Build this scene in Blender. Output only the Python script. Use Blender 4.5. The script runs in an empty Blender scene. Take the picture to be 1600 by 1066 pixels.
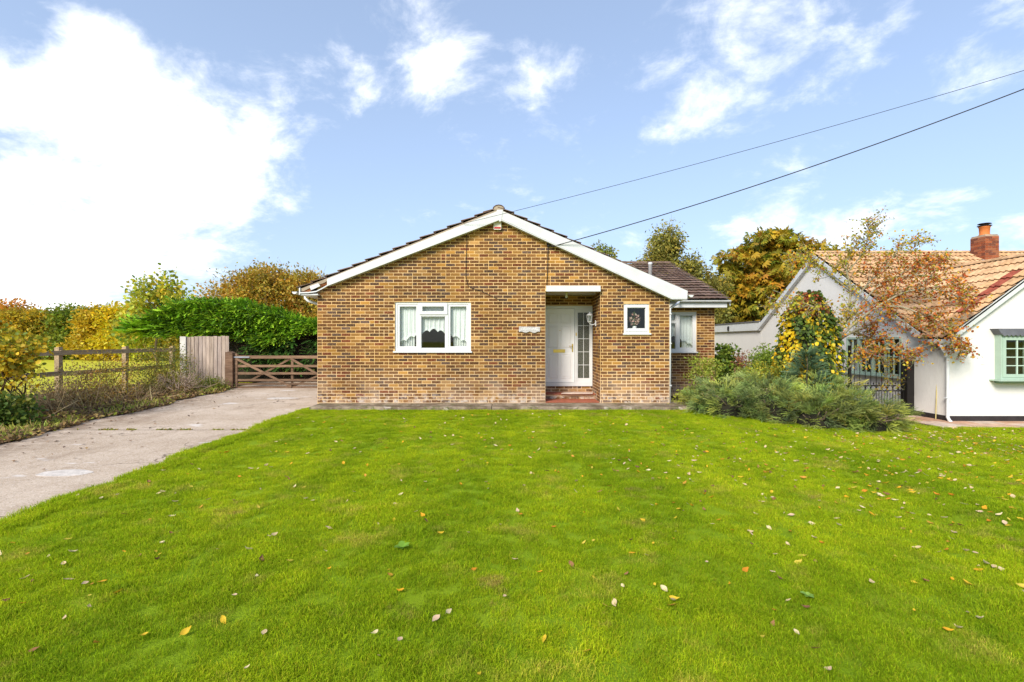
import bpy, math, random
import numpy as np
from mathutils import Matrix, Vector
R = math.radians
SC = bpy.context.scene
COL = SC.collection
random.seed(7)
RNG = np.random.default_rng(11)

# ------------------------------------------------------------------ camera
CAMZ = 1.57
cam = bpy.data.cameras.new('camera')
cam.sensor_width = 36; cam.lens = 18; cam.clip_start = 0.05; cam.clip_end = 3000
camo = bpy.data.objects.new('camera', cam); COL.objects.link(camo)
camo.location = (0, 0, CAMZ); camo.rotation_euler = (R(90), 0, 0)
SC.camera = camo

# ------------------------------------------------------------------ sun, sky, exposure
SUN_EL, SUN_AZ = 36.0, 211.0          # azimuth measured clockwise from +Y: behind the camera, to its left
sun = bpy.data.lights.new('sun', 'SUN'); sun.energy = 2.1; sun.angle = R(22); sun.color = (1.0, .93, .82)
suno = bpy.data.objects.new('sun', sun); COL.objects.link(suno)
_d = Vector((math.sin(R(SUN_AZ))*math.cos(R(SUN_EL)), math.cos(R(SUN_AZ))*math.cos(R(SUN_EL)), math.sin(R(SUN_EL))))
suno.rotation_euler = (-_d).to_track_quat('-Z', 'Y').to_euler()
suno.location = _d*60
SC.view_settings.view_transform = 'Standard'; SC.view_settings.look = 'None'
SC.view_settings.gamma = 1; SC.view_settings.use_curve_mapping = False
SC.view_settings.exposure = 1.28
SC.cycles.max_bounces = 7; SC.cycles.diffuse_bounces = 3; SC.cycles.glossy_bounces = 3
SC.cycles.transparent_max_bounces = 16; SC.cycles.transmission_bounces = 4
SC.cycles.caustics_reflective = False; SC.cycles.caustics_refractive = False

W = bpy.data.worlds.new('World'); SC.world = W; W.use_nodes = True
def build_sky():
    nt = W.node_tree; nt.nodes.clear(); L = nt.links.new
    def N(t, **k):
        n = nt.nodes.new(t)
        for a, v in k.items(): setattr(n, a, v)
        return n
    def M(op, a, b=None, clamp=False):
        n = N('ShaderNodeMath', operation=op, use_clamp=clamp)
        for i, v in enumerate((a, b)):
            if v is None: continue
            if isinstance(v, (int, float)): n.inputs[i].default_value = v
            else: L(v, n.inputs[i])
        return n.outputs[0]
    out = N('ShaderNodeOutputWorld'); bg = N('ShaderNodeBackground'); L(bg.outputs[0], out.inputs[0])
    bg.inputs[1].default_value = 0.095
    sky = N('ShaderNodeTexSky', sky_type='NISHITA', sun_disc=False)
    sky.sun_elevation = R(SUN_EL); sky.sun_rotation = R(SUN_AZ)
    sky.air_density = 1.0; sky.dust_density = 1.2; sky.ozone_density = 2.0
    tc = N('ShaderNodeTexCoord'); d = tc.outputs['Generated']
    sp = N('ShaderNodeSeparateXYZ'); L(d, sp.inputs[0])
    den = M('ADD', M('MAXIMUM', sp.outputs[2], 0.0), 0.35)
    cb = N('ShaderNodeCombineXYZ')
    L(M('DIVIDE', sp.outputs[0], den), cb.inputs[0]); L(M('DIVIDE', sp.outputs[1], den), cb.inputs[1])
    def noise(scale, detail, rough, dist, off):
        mp = N('ShaderNodeMapping'); L(cb.outputs[0], mp.inputs[0]); mp.inputs[1].default_value = off
        n = N('ShaderNodeTexNoise'); L(mp.outputs[0], n.inputs['Vector'])
        n.inputs['Scale'].default_value = scale; n.inputs['Detail'].default_value = detail
        n.inputs['Roughness'].default_value = rough; n.inputs['Distortion'].default_value = dist
        return n.outputs[0]
    n1 = noise(2.3, 9, .62, .5, (3.1, 1.7, 0)); n2 = noise(7.0, 8, .65, .3, (9.0, 4.0, 2.0))
    total = None
    # the clouds of the day, as directions over the place: (east-ish, height) slopes, angular radius, thickness
    for (u, v, rad, wgt) in CLOUDS:
        c = Vector((u, 1.0, v)).normalized()
        dp = N('ShaderNodeVectorMath', operation='DOT_PRODUCT'); L(d, dp.inputs[0]); dp.inputs[1].default_value = c
        mr = N('ShaderNodeMapRange', interpolation_type='SMOOTHSTEP'); L(dp.outputs['Value'], mr.inputs[0])
        mr.inputs[1].default_value = math.cos(rad); mr.inputs[2].default_value = math.cos(rad*.15)
        mr.inputs[3].default_value = 0; mr.inputs[4].default_value = wgt
        total = mr.outputs[0] if total is None else M('ADD', total, mr.outputs[0])
    nn = M('ADD', M('MULTIPLY', n1, .62), M('MULTIPLY', n2, .38))
    nn = M('ADD', M('MULTIPLY', nn, 2.0), -.5)
    cov = M('ADD', nn, M('MULTIPLY', M('MINIMUM', total, 1.3), .40))
    mr = N('ShaderNodeMapRange', interpolation_type='SMOOTHSTEP'); L(cov, mr.inputs[0])
    mr.inputs[1].default_value = .60; mr.inputs[2].default_value = 1.06
    # thin even haze that pales the blue toward the horizon
    hz = N('ShaderNodeMapRange', interpolation_type='SMOOTHSTEP'); L(sp.outputs[2], hz.inputs[0])
    hz.inputs[1].default_value = 0.62; hz.inputs[2].default_value = 0.0; hz.inputs[3].default_value = .40; hz.inputs[4].default_value = .62
    hs = N('ShaderNodeMix', data_type='RGBA'); L(hz.outputs[0], hs.inputs[0]); 
    tint = N('ShaderNodeMix', data_type='RGBA', blend_type='MULTIPLY'); tint.inputs[0].default_value = 1
    L(sky.outputs[0], tint.inputs[6]); tint.inputs[7].default_value = SKY_TINT
    L(tint.outputs[2], hs.inputs[6]); hs.inputs[7].default_value = (3.0, 3.6, 4.45, 1)
    mx = N('ShaderNodeMix', data_type='RGBA'); L(mr.outputs[0], mx.inputs[0])
    L(hs.outputs[2], mx.inputs[6]); mx.inputs[7].default_value = (6.6, 6.7, 6.9, 1)
    L(mx.outputs[2], bg.inputs[0])
SKY_TINT = (.82, .91, 1.04, 1)
def _cl(px, py, r, w): return ((px-800)/800, (533-py)/800, r/800*(1/(1+((px-800)/800)**2*.6)), w)
CLOUDS = [_cl(*c) for c in [
    (140, 330, 290, .85), (60, 400, 200, .5), (250, 290, 200, .22), (400, 280, 130, .38), (230, 150, 140, .7), (160, 85, 80, .6), (430, 170, 90, .4),
    (15, 105, 90, .55), (600, 70, 120, .42), (545, 135, 75, .42), (670, 35, 100, .48), (780, 290, 90, .38),
    (1110, 90, 150, .45), (1250, 110, 180, .45), (1340, 60, 110, .4), (1140, 190, 120, .3), (1570, 60, 120, .6), (1500, 110, 60, .3),
    (1240, 345, 150, .42), (1590, 375, 70, .7), (1420, 370, 120, .28)]]
build_sky()

# ------------------------------------------------------------------ helpers
def P(px, py, Y):
    """world point of a spot measured on the photograph once its distance Y is known"""
    return Vector(((px-800)*Y/800, Y, CAMZ+(533-py)*Y/800))
def X_(px, Y): return (px-800)*Y/800
def Z_(py, Y): return CAMZ+(533-py)*Y/800
def sstep(a, b, x):
    t = np.clip((np.asarray(x, float)-a)/(b-a), 0, 1); return t*t*(3-2*t)
def ground(x, y):
    x = np.asarray(x, float); y = np.asarray(y, float)
    z = -0.30*sstep(3.6, 9.6, x)*sstep(2.5, 8.0, y)
    z = z + .012*np.sin(x*1.3+y*.7)*np.sin(y*1.1-.4*x)*sstep(1.0, 3.0, np.abs(y-12)+1)*0
    return z
def gz(x, y): return float(ground(x, y))

class MB:
    def __init__(s): s.v = []; s.f = []; s.c = []; s.sm = []
    def quad(s, a, b, c, d, col=None):
        n = len(s.v); s.v += [tuple(a), tuple(b), tuple(c), tuple(d)]; s.f.append((n, n+1, n+2, n+3)); s.c.append(col); return s
    def box(s, x0, x1, y0, y1, z0, z1, col=None):
        n = len(s.v)
        s.v += [(x0,y0,z0),(x1,y0,z0),(x1,y1,z0),(x0,y1,z0),(x0,y0,z1),(x1,y0,z1),(x1,y1,z1),(x0,y1,z1)]
        for q in ((0,3,2,1),(4,5,6,7),(0,1,5,4),(1,2,6,5),(2,3,7,6),(3,0,4,7)):
            s.f.append(tuple(n+i for i in q)); s.c.append(col)
        return s
    def prism(s, poly, y0, y1, axis='y', col=None):
        """poly: 2-D outline; axis y: (x,z) extruded along y; axis x: (y,z) along x; axis z: (x,y) along z"""
        n = len(s.v); k = len(poly)
        for h in (y0, y1):
            for (a, b) in poly:
                s.v.append({'y': (a, h, b), 'x': (h, a, b), 'z': (a, b, h)}[axis])
        s.f.append(tuple(range(n, n+k))); s.f.append(tuple(range(n+2*k-1, n+k-1, -1))); s.c += [col, col]
        for i in range(k):
            j = (i+1) % k; s.f.append((n+i, n+k+i, n+k+j, n+j)); s.c.append(col)
        return s
    def tube(s, pts, rad, n=6, col=None, cap=True):
        pts = [Vector(p) for p in pts]
        if isinstance(rad, (int, float)): rad = [rad]*len(pts)
        base = len(s.v); up = Vector((0, 0, 1)); prev = None
        for i, p in enumerate(pts):
            t = (pts[min(i+1, len(pts)-1)]-pts[max(i-1, 0)])
            if t.length < 1e-9: t = Vector((0, 0, 1))
            t.normalize()
            u = t.cross(up if prev is None else prev.cross(t)) if prev is None else (prev - t*prev.dot(t))
            if u.length < 1e-4: u = t.cross(Vector((1, 0, 0)))
            u.normalize(); prev = u; w = t.cross(u)
            for k in range(n):
                a = 2*math.pi*k/n; q = p+(u*math.cos(a)+w*math.sin(a))*rad[i]; s.v.append(tuple(q))
        for i in range(len(pts)-1):
            for k in range(n):
                a = base+i*n+k; b = base+i*n+(k+1) % n
                s.f.append((a, b, b+n, a+n)); s.c.append(col)
        if cap:
            s.f.append(tuple(base+k for k in range(n-1, -1, -1))); s.f.append(tuple(base+(len(pts)-1)*n+k for k in range(n))); s.c += [col, col]
        return s
    def lathe(s, prof, cx, cy, n=12, col=None):
        base = len(s.v)
        for (r, z) in prof:
            for k in range(n):
                a = 2*math.pi*k/n; s.v.append((cx+r*math.cos(a), cy+r*math.sin(a), z))
        for i in range(len(prof)-1):
            for k in range(n):
                a = base+i*n+k; b = base+i*n+(k+1) % n; s.f.append((a, b, b+n, a+n)); s.c.append(col)
        s.f.append(tuple(base+k for k in range(n-1, -1, -1))); s.f.append(tuple(base+(len(prof)-1)*n+k for k in range(n))); s.c += [col, col]
        return s
    def mesh(s, name):
        me = bpy.data.meshes.new(name); me.from_pydata(s.v, [], s.f)
        if any(c is not None for c in s.c):
            a = me.attributes.new('col', 'FLOAT_COLOR', 'FACE')
            arr = np.ones((len(s.f), 4), np.float32)
            for i, c in enumerate(s.c):
                if c is not None: arr[i, :3] = c
            a.data.foreach_set('color', arr.ravel())
        return me
    def build(s, name, mat, parent=None, smooth=False, loc=None):
        me = s.mesh(name); return link(name, me, mat, parent, smooth, loc)

def link(name, me, mat, parent=None, smooth=False, loc=None):
    if mat is not None and not me.materials: me.materials.append(mat)
    if smooth: me.shade_smooth()
    o = bpy.data.objects.new(name, me); COL.objects.link(o)
    if parent is None and loc is None:            # origin at the thing's base
        n = len(me.vertices); co = np.empty(n*3, np.float32); me.vertices.foreach_get('co', co); co = co.reshape(-1, 3)
        lo, hi = co.min(0), co.max(0); b = np.array([(lo[0]+hi[0])/2, (lo[1]+hi[1])/2, lo[2]], np.float32)
        me.vertices.foreach_set('co', (co-b).ravel()); o.location = [float(q) for q in b]; me.update()
    elif loc is not None: o.location = loc
    if parent is not None: setparent(o, parent)
    return o
def setparent(o, p):
    o.parent = p
    m = p.get('_o', None)
    if m is not None: o.matrix_parent_inverse = Matrix.Translation((-m[0], -m[1], -m[2]))
def thing(name, label, cat, loc, group=None):
    o = bpy.data.objects.new(name, None); COL.objects.link(o); o.location = loc; o.empty_display_size = .2
    o['label'] = label; o['category'] = cat; o['_o'] = [float(q) for q in loc]
    if group: o['group'] = group
    return o
def tag(o, label=None, cat=None, group=None, kind=None):
    if label: o['label'] = label
    if cat: o['category'] = cat
    if group: o['group'] = group
    if kind: o['kind'] = kind
    return o

# ------------------------------------------------------------------ materials
def newmat(name):
    m = bpy.data.materials.new(name); m.use_nodes = True; m.node_tree.nodes.clear(); return m
class NT:
    def __init__(s, m): s.t = m.node_tree; s.pos = None
    def N(s, typ, **k):
        n = s.t.nodes.new(typ)
        for a, v in k.items(): setattr(n, a, v)
        return n
    def L(s, a, b): s.t.links.new(a, b)
    def P(s):
        if s.pos is None: s.pos = s.N('ShaderNodeNewGeometry').outputs['Position']
        return s.pos
    def noise(s, scale, detail=4, rough=.55, stretch=None, dist=0, off=None):
        v = s.P()
        if stretch or off:
            mp = s.N('ShaderNodeMapping'); s.L(v, mp.inputs[0])
            if stretch: mp.inputs[3].default_value = stretch
            if off: mp.inputs[1].default_value = off
            v = mp.outputs[0]
        n = s.N('ShaderNodeTexNoise'); s.L(v, n.inputs['Vector'])
        n.inputs['Scale'].default_value = scale; n.inputs['Detail'].default_value = detail
        n.inputs['Roughness'].default_value = rough; n.inputs['Distortion'].default_value = dist
        return n.outputs[0]
    def ramp(s, val, lo, hi, a=0., b=1.):
        n = s.N('ShaderNodeMapRange', interpolation_type='SMOOTHSTEP'); s.L(val, n.inputs[0])
        n.inputs[1].default_value = lo; n.inputs[2].default_value = hi; n.inputs[3].default_value = a; n.inputs[4].default_value = b
        return n.outputs[0]
    def mix(s, f, a, b, mode='MIX'):
        n = s.N('ShaderNodeMix', data_type='RGBA', blend_type=mode)
        for i, v in ((0, f), (6, a), (7, b)):
            if isinstance(v, (int, float)): n.inputs[i].default_value = v
            elif isinstance(v, tuple): n.inputs[i].default_value = (*v[:3], 1)
            else: s.L(v, n.inputs[i])
        return n.outputs[2]
    def math(s, op, a, b=0., clamp=False):
        n = s.N('ShaderNodeMath', operation=op, use_clamp=clamp)
        for i, v in enumerate((a, b)):
            if isinstance(v, (int, float)): n.inputs[i].default_value = v
            else: s.L(v, n.inputs[i])
        return n.outputs[0]
    def attr(s, name='col'):
        n = s.N('ShaderNodeAttribute', attribute_name=name); return n.outputs['Color']
    def bsdf(s, col, rough=.7, spec=.3, bump=None, bumpd=.01, metal=0.):
        b = s.N('ShaderNodeBsdfPrincipled')
        if isinstance(col, tuple): b.inputs['Base Color'].default_value = (*col[:3], 1)
        else: s.L(col, b.inputs['Base Color'])
        if isinstance(rough, (int, float)): b.inputs['Roughness'].default_value = rough
        else: s.L(rough, b.inputs['Roughness'])
        b.inputs['Specular IOR Level'].default_value = spec; b.inputs['Metallic'].default_value = metal
        if bump is not None:
            bn = s.N('ShaderNodeBump'); bn.inputs['Distance'].default_value = bumpd; bn.inputs['Strength'].default_value = 1
            s.L(bump, bn.inputs['Height']); s.L(bn.outputs[0], b.inputs['Normal'])
        return b.outputs[0]
    def out(s, sh):
        o = s.N('ShaderNodeOutputMaterial'); s.L(sh, o.inputs[0])

def mat_plain(name, col, rough=.6, var=.12, scale=6., bump=0., spec=.3, metal=0., stretch=None, fine=60.):
    m = newmat(name); t = NT(m)
    a = t.noise(scale, 5, .6, stretch); b = t.noise(fine, 3, .6, stretch)
    f = t.ramp(t.math('ADD', t.math('MULTIPLY', a, .65), t.math('MULTIPLY', b, .35)), .25, .75)
    lo = tuple(c*(1-var) for c in col); hi = tuple(min(1, c*(1+var)) for c in col)
    c = t.mix(f, lo, hi)
    t.out(t.bsdf(c, rough, spec, b if bump else None, bump or .001, metal)); return m

def mat_leaf(name, trans=.35, rough=.5, spec=.25, var=.22, scale=1.2):
    m = newmat(name); t = NT(m)
    c0 = t.attr('col'); n = t.noise(scale, 3, .6)
    c = t.mix(1.0, c0, t.mix(t.ramp(n, .3, .7), (1-var, 1-var, 1-var), (1+var, 1+var, 1+var)), 'MULTIPLY')
    p = t.bsdf(c, rough, spec)
    tr = t.N('ShaderNodeBsdfTranslucent'); t.L(c, tr.inputs[0])
    mx = t.N('ShaderNodeMixShader'); mx.inputs[0].default_value = trans; t.L(p, mx.inputs[1]); t.L(tr.outputs[0], mx.inputs[2])
    t.out(mx.outputs[0]); return m

MAT = {}
def make_materials():
    # brick: the colour of each brick sits on the piece, flecks and weathering come from noise
    m = newmat('brick'); t = NT(m)
    c0 = t.attr('col')
    fl = t.ramp(t.noise(26, 4, .65, (1, 1, 1.6)), .50, .68)
    c = t.mix(t.math('MULTIPLY', fl, .55), c0, (.42, .24, .08))
    dk = t.ramp(t.noise(34, 4, .7, (1, 1, 1.5), off=(5, 3, 1)), .56, .72)
    c = t.mix(t.math('MULTIPLY', dk, .6), c, (.05, .028, .022))
    sp = t.N('ShaderNodeSeparateXYZ'); t.L(t.P(), sp.inputs[0])
    low = t.math('MULTIPLY', t.ramp(sp.outputs[2], 1.0, .05), t.ramp(t.noise(2.2, 5, .65), .38, .66))
    c = t.mix(t.math('MULTIPLY', low, .62), c, (.50, .36, .25))
    eff = t.math('MULTIPLY', t.ramp(sp.outputs[2], .42, .10), t.ramp(t.noise(5.5, 5, .7, off=(2, 7, 4)), .47, .62))
    c = t.mix(t.math('MULTIPLY', eff, .8), c, (.62, .55, .48))
    c = t.mix(1.0, c, t.mix(t.ramp(t.noise(.7, 5, .65, (1, 1, .6), off=(4, 4, 9)), .3, .7), (.78, .76, .74), (1.14, 1.12, 1.08)), 'MULTIPLY')
    t.out(t.bsdf(c, .85, .15, t.noise(120, 3, .6), .0015)); MAT['brick'] = m
    m = newmat('mortar'); t = NT(m)
    c = t.mix(t.ramp(t.noise(1.1, 5, .6), .3, .7), (.70, .455, .19), (.80, .57, .30))
    sp = t.N('ShaderNodeSeparateXYZ'); t.L(t.P(), sp.inputs[0])
    low = t.math('MULTIPLY', t.ramp(sp.outputs[2], 1.3, .1), t.ramp(t.noise(1.8, 5, .6, off=(3, 3, 3)), .3, .6))
    c = t.mix(t.math('MULTIPLY', low, .7), c, (.76, .60, .45))
    c = t.mix(1.0, c, t.mix(t.ramp(t.noise(.7, 5, .65, (1, 1, .6), off=(4, 4, 9)), .3, .7), (.80, .78, .76), (1.08, 1.07, 1.05)), 'MULTIPLY')
    t.out(t.bsdf(c, .95, .05, t.noise(150, 3, .6), .002)); MAT['mortar'] = m
    MAT['upvc'] = mat_plain('white_upvc', (.68, .68, .67), .35, .04, 3, 0, .45)
    MAT['paint'] = mat_plain('white_paint', (.60, .61, .61), .45, .10, 4, .0006, .35)
    MAT['door'] = mat_plain('white_door', (.86, .84, .82), .4, .04, 3, 0, .4)
    MAT['render'] = mat_plain('white_render', (.70, .68, .645), .85, .06, .9, .004, .1, fine=30, stretch=(1, 1, .45))
    MAT['plinth'] = mat_plain('black_plinth', (.035, .03, .03), .8, .3, 4, .003, .15)
    MAT['brass'] = mat_plain('brass', (.72, .48, .13), .32, .1, 8, 0, .5, metal=.85)
    MAT['black'] = mat_plain('black_paint', (.016, .014, .013), .45, .3, 6, 0, .35)
    MAT['lead'] = mat_plain('lead', (.13, .13, .15), .6, .2, 5, .002, .3)
    MAT['sage'] = mat_plain('sage_paint', (.37, .48, .39), .5, .06, 5, .0004, .3)
    MAT['dark'] = mat_plain('dark_interior', (.03, .027, .022), .9, .3, 2)
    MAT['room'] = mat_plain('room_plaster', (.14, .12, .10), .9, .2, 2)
    MAT['cable'] = mat_plain('cable', (.028, .026, .026), .7, .2, 9)
    MAT['red'] = mat_plain('red_plastic', (.45, .025, .03), .4, .1, 9)
    MAT['cream'] = mat_plain('cream_plastic', (.72, .68, .56), .4, .05, 9)
    MAT['bedding'] = mat_plain('mortar_bedding', (.36, .29, .21), .95, .35, 5, .006, .05)
    MAT['quarry'] = mat_plain('quarry_tile', (.36, .105, .055), .6, .3, 7, .002, .25)
    MAT['chimpot'] = mat_plain('terracotta', (.55, .17, .045), .7, .2, 6, .002, .2)
    MAT['flash'] = mat_plain('flashing', (.33, .35, .38), .5, .2, 6, .002, .3)
    MAT['ropeg'] = mat_plain('slab', (.56, .44, .36), .9, .25, 2.5, .003, .1)
    # concrete
    m = newmat('drive_concrete'); t = NT(m)
    agg = t.noise(42, 4, .8); big = t.noise(.55, 6, .62); mid = t.noise(3.5, 6, .65)
    c = t.mix(t.ramp(big, .3, .72), (.43, .325, .23), (.60, .485, .375))
    c = t.mix(t.math('MULTIPLY', t.ramp(mid, .5, .72), .45), c, (.29, .205, .14))
    c = t.mix(t.math('MULTIPLY', t.ramp(agg, .48, .62), .6), c, (.70, .60, .50))
    c = t.mix(t.math('MULTIPLY', t.ramp(t.noise(55, 3, .75, off=(3, 1, 7)), .54, .64), .65), c, (.20, .135, .09))
    c = t.mix(t.math('MULTIPLY', t.ramp(t.noise(.8, 3, .5, (1, 2.2, 1), off=(4.3, 2.1, 0)), .66, .70), .55), c, (.74, .70, .66))
    sp = t.N('ShaderNodeSeparateXYZ'); t.L(t.P(), sp.inputs[0])
    dd = t.math('ADD', t.math('ADD', sp.outputs[0], 8.0), t.math('MULTIPLY', t.math('ADD', sp.outputs[1], -8.0), .15))
    dirt = t.math('MULTIPLY', t.ramp(dd, 1.5, .0), t.ramp(t.noise(2.6, 6, .72, off=(9, 4, 1)), .36, .62))
    c = t.mix(t.math('MULTIPLY', dirt, .75), c, (.16, .10, .06))
    c = t.mix(t.math('MULTIPLY', t.ramp(t.noise(1.5, 6, .7, (1, .35, 1), off=(1, 2, 8)), .52, .70), .5), c, (.27, .19, .13))
    vo = t.N('ShaderNodeTexVoronoi', feature='DISTANCE_TO_EDGE'); vo.inputs['Scale'].default_value = .38
    wv = t.N('ShaderNodeVectorMath', operation='ADD'); t.L(t.P(), wv.inputs[0]); nz = t.N('ShaderNodeTexNoise'); nz.inputs['Scale'].default_value = 2.2; nz.inputs['Detail'].default_value = 5; t.L(t.P(), nz.inputs['Vector']); t.L(nz.outputs['Color'], wv.inputs[1]); t.L(wv.outputs[0], vo.inputs['Vector'])
    c = t.mix(t.math('MULTIPLY', t.math('MULTIPLY', t.ramp(vo.outputs['Distance'], .010, .003), t.ramp(t.noise(.5, 2, .5, off=(3, 3, 3)), .48, .56)), .75), c, (.10, .07, .05))
    t.out(t.bsdf(c, .92, .1, agg, .006)); MAT['drive'] = m
    m = newmat('path_concrete'); t = NT(m)
    c = t.mix(t.ramp(t.noise(2.2, 6, .65), .32, .7), (.135, .10, .065), (.36, .29, .21))
    c = t.mix(t.math('MULTIPLY', t.ramp(t.noise(6, 5, .7, off=(1, 8, 2)), .50, .66), .75), c, (.085, .10, .028))
    c = t.mix(t.math('MULTIPLY', t.ramp(t.noise(5, 5, .7, off=(6, 2, 2)), .57, .70), .7), c, (.55, .48, .41))
    t.out(t.bsdf(c, .95, .05, t.noise(60, 4, .7), .008)); MAT['path'] = m
    # soil and litter of the verge
    m = newmat('soil'); t = NT(m)
    c = t.mix(t.ramp(t.noise(4, 6, .7), .35, .65), (.045, .028, .016), (.16, .105, .055))
    c = t.mix(t.math('MULTIPLY', t.ramp(t.noise(1.3, 5, .6, off=(4, 4, 4)), .5, .62), .7), c, (.10, .14, .02))
    t.out(t.bsdf(c, .95, .05, t.noise(30, 4, .7), .02)); MAT['soil'] = m
    # ground under the grass and the far meadow
    m = newmat('turf'); t = NT(m)
    c = t.mix(t.ramp(t.noise(1.6, 5, .6), .3, .7), (.18, .28, .010), (.25, .34, .014))
    c = t.mix(t.math('MULTIPLY', t.ramp(t.noise(40, 3, .7), .55, .75), .5), c, (.11, .09, .03))
    t.out(t.bsdf(c, .95, .05, t.noise(60, 4, .7), .02)); MAT['turf'] = m
    m = newmat('meadow'); t = NT(m)
    c = t.mix(t.ramp(t.noise(.10, 6, .65), .3, .7), (.42, .42, .03), (.54, .48, .05))
    c = t.mix(t.math('MULTIPLY', t.ramp(t.noise(1.6, 4, .7), .5, .7), .5), c, (.42, .37, .08))
    t.out(t.bsdf(c, .95, .05)); MAT['meadow'] = m
    # grass blades: colour drifts over the lawn, each tuft a little different
    m = newmat('grass_blade'); t = NT(m)
    base = t.mix(t.ramp(t.noise(.55, 5, .6), .34, .66), GRASS_A, GRASS_B)
    base = t.mix(t.math('MULTIPLY', t.ramp(t.noise(1.7, 5, .65, off=(8, 2, 0)), .53, .69), .48), base, GRASS_C)
    base = t.mix(t.math('MULTIPLY', t.ramp(t.noise(3.2, 4, .6, off=(1, 9, 0)), .58, .72), .6), base, GRASS_D)
    base = t.mix(t.math('MULTIPLY', t.ramp(t.noise(1.15, 6, .72, off=(5, 13, 0)), .60, .70), .75), base, (.50, .42, .11))
    base = t.mix(1.0, base, t.mix(t.ramp(t.noise(1.0, 3, .5, (1.5, .10, 1), off=(2, 6, 0)), .35, .65), (.86, .90, .9), (1.13, 1.09, 1.08)), 'MULTIPLY')
    base = t.mix(1.0, base, t.mix(t.N('ShaderNodeObjectInfo').outputs['Random'], (.74, .78, .8), (1.22, 1.16, 1.1)), 'MULTIPLY')
    base = t.mix(1.0, base, t.attr('col'), 'MULTIPLY')
    p = t.bsdf(base, .6, .06); tr = t.N('ShaderNodeBsdfTranslucent'); t.L(base, tr.inputs[0])
    mx = t.N('ShaderNodeMixShader'); mx.inputs[0].default_value = .48; t.L(p, mx.inputs[1]); t.L(tr.outputs[0], mx.inputs[2])
    t.out(mx.outputs[0]); MAT['grass'] = m
    MAT['leaf'] = mat_leaf('leaf'); MAT['conifer'] = mat_leaf('conifer_spray', .15, .6, .2, .18, 2.0)
    MAT['dryleaf'] = mat_leaf('fallen_leaf', .25, .6, .2, .1, 30)
    # bark / timber
    MAT['bark'] = mat_plain('bark', (.17, .125, .085), .9, .4, 7, .01, .1, stretch=(1, 1, .3))
    MAT['greybark'] = mat_plain('lichen_bark', (.36, .32, .22), .9, .4, 9, .01, .1)
    MAT['twig'] = mat_plain('dead_stalk', (.27, .19, .10), .9, .35, 5, .002, .1)
    MAT['redtwig'] = mat_plain('brown_stem', (.11, .065, .035), .9, .35, 5, .002, .1)
    def timber(name, a, b, k, bump=.003):
        m = newmat(name); t = NT(m)
        g = t.noise(28, 5, .7, k); h = t.noise(3, 5, .6, k, off=(3, 1, 2))
        c = t.mix(t.ramp(g, .3, .7), a, b)
        c = t.mix(1.0, c, t.mix(t.ramp(h, .3, .7), (.72, .72, .72), (1.25, 1.22, 1.18)), 'MULTIPLY')
        c = t.mix(1.0, c, t.attr('col'), 'MULTIPLY')
        t.out(t.bsdf(c, .85, .12, g, bump)); return m
    MAT['gatewood'] = timber('gate_timber', (.13, .08, .05), (.24, .16, .105), (.12, 1, 1))
    MAT['panelwood'] = timber('grey_board', (.27, .21, .175), (.47, .39, .33), (1, 1, .07))
    MAT['railwood'] = timber('rail_timber', (.28, .21, .13), (.48, .38, .26), (1, .1, 1))
    MAT['rawwood'] = timber('exposed_rafter', (.13, .045, .016), (.33, .13, .05), (.2, 1, 1))
    # roof tiles
    def tilemat(name, moss, mosscol, dirt):
        m = newmat(name); t = NT(m); c0 = t.attr('col')
        c = t.mix(1.0, c0, t.mix(t.ramp(t.noise(7, 5, .7), .3, .7), (.7, .7, .7), (1.25, 1.22, 1.2)), 'MULTIPLY')
        c = t.mix(t.math('MULTIPLY', t.ramp(t.noise(16, 5, .75, off=(2, 5, 1)), .56, .66), moss), c, mosscol)
        c = t.mix(t.math('MULTIPLY', t.ramp(t.noise(22, 5, .75, off=(7, 1, 3)), .57, .7), dirt), c, (.50, .43, .33))
        t.out(t.bsdf(c, .88, .12, t.noise(70, 3, .7), .003)); return m
    MAT['tile'] = tilemat('brown_roof_tile', .55, (.17, .16, .02), .45)
    MAT['mosstile'] = tilemat('mossy_roof_tile', 1.0, (.34, .32, .03), .3)
    MAT['pantile'] = tilemat('buff_pantile', .12, (.30, .25, .12), .1)
    # glass
    m = newmat('window_glass'); t = NT(m)
    lw = t.N('ShaderNodeLayerWeight'); lw.inputs[0].default_value = .5
    frv = t.math('ADD', t.math('MULTIPLY', t.math('POWER', lw.outputs['Facing'], 5.0), .9), .045)
    g = t.N('ShaderNodeBsdfGlossy'); g.inputs['Roughness'].default_value = .02; g.inputs['Color'].default_value = (.9, .95, .95, 1)
    tr = t.N('ShaderNodeBsdfTransparent'); tr.inputs[0].default_value = (.95, .97, .96, 1)
    mx = t.N('ShaderNodeMixShader'); t.L(frv, mx.inputs[0]); t.L(tr.outputs[0], mx.inputs[1]); t.L(g.outputs[0], mx.inputs[2])
    t.out(mx.outputs[0]); MAT['glass'] = m
    m = newmat('patterned_glass'); t = NT(m)
    c = t.mix(t.ramp(t.noise(70, 3, .7), .4, .65), (.02, .022, .016), (.20, .20, .16))
    t.out(t.bsdf(c, .12, .5, t.noise(90, 2, .5), .004)); MAT['obscure'] = m
    # net curtain: holes of the lace are real transparency
    m = newmat('lace'); t = NT(m)
    d = t.N('ShaderNodeBsdfDiffuse'); d.inputs[0].default_value = (.90, .94, .90, 1)
    tl = t.N('ShaderNodeBsdfTranslucent'); tl.inputs[0].default_value = (.8, .86, .82, 1)
    a = t.N('ShaderNodeMixShader'); a.inputs[0].default_value = .3; t.L(d.outputs[0], a.inputs[1]); t.L(tl.outputs[0], a.inputs[2])
    tp = t.N('ShaderNodeBsdfTransparent')
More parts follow.
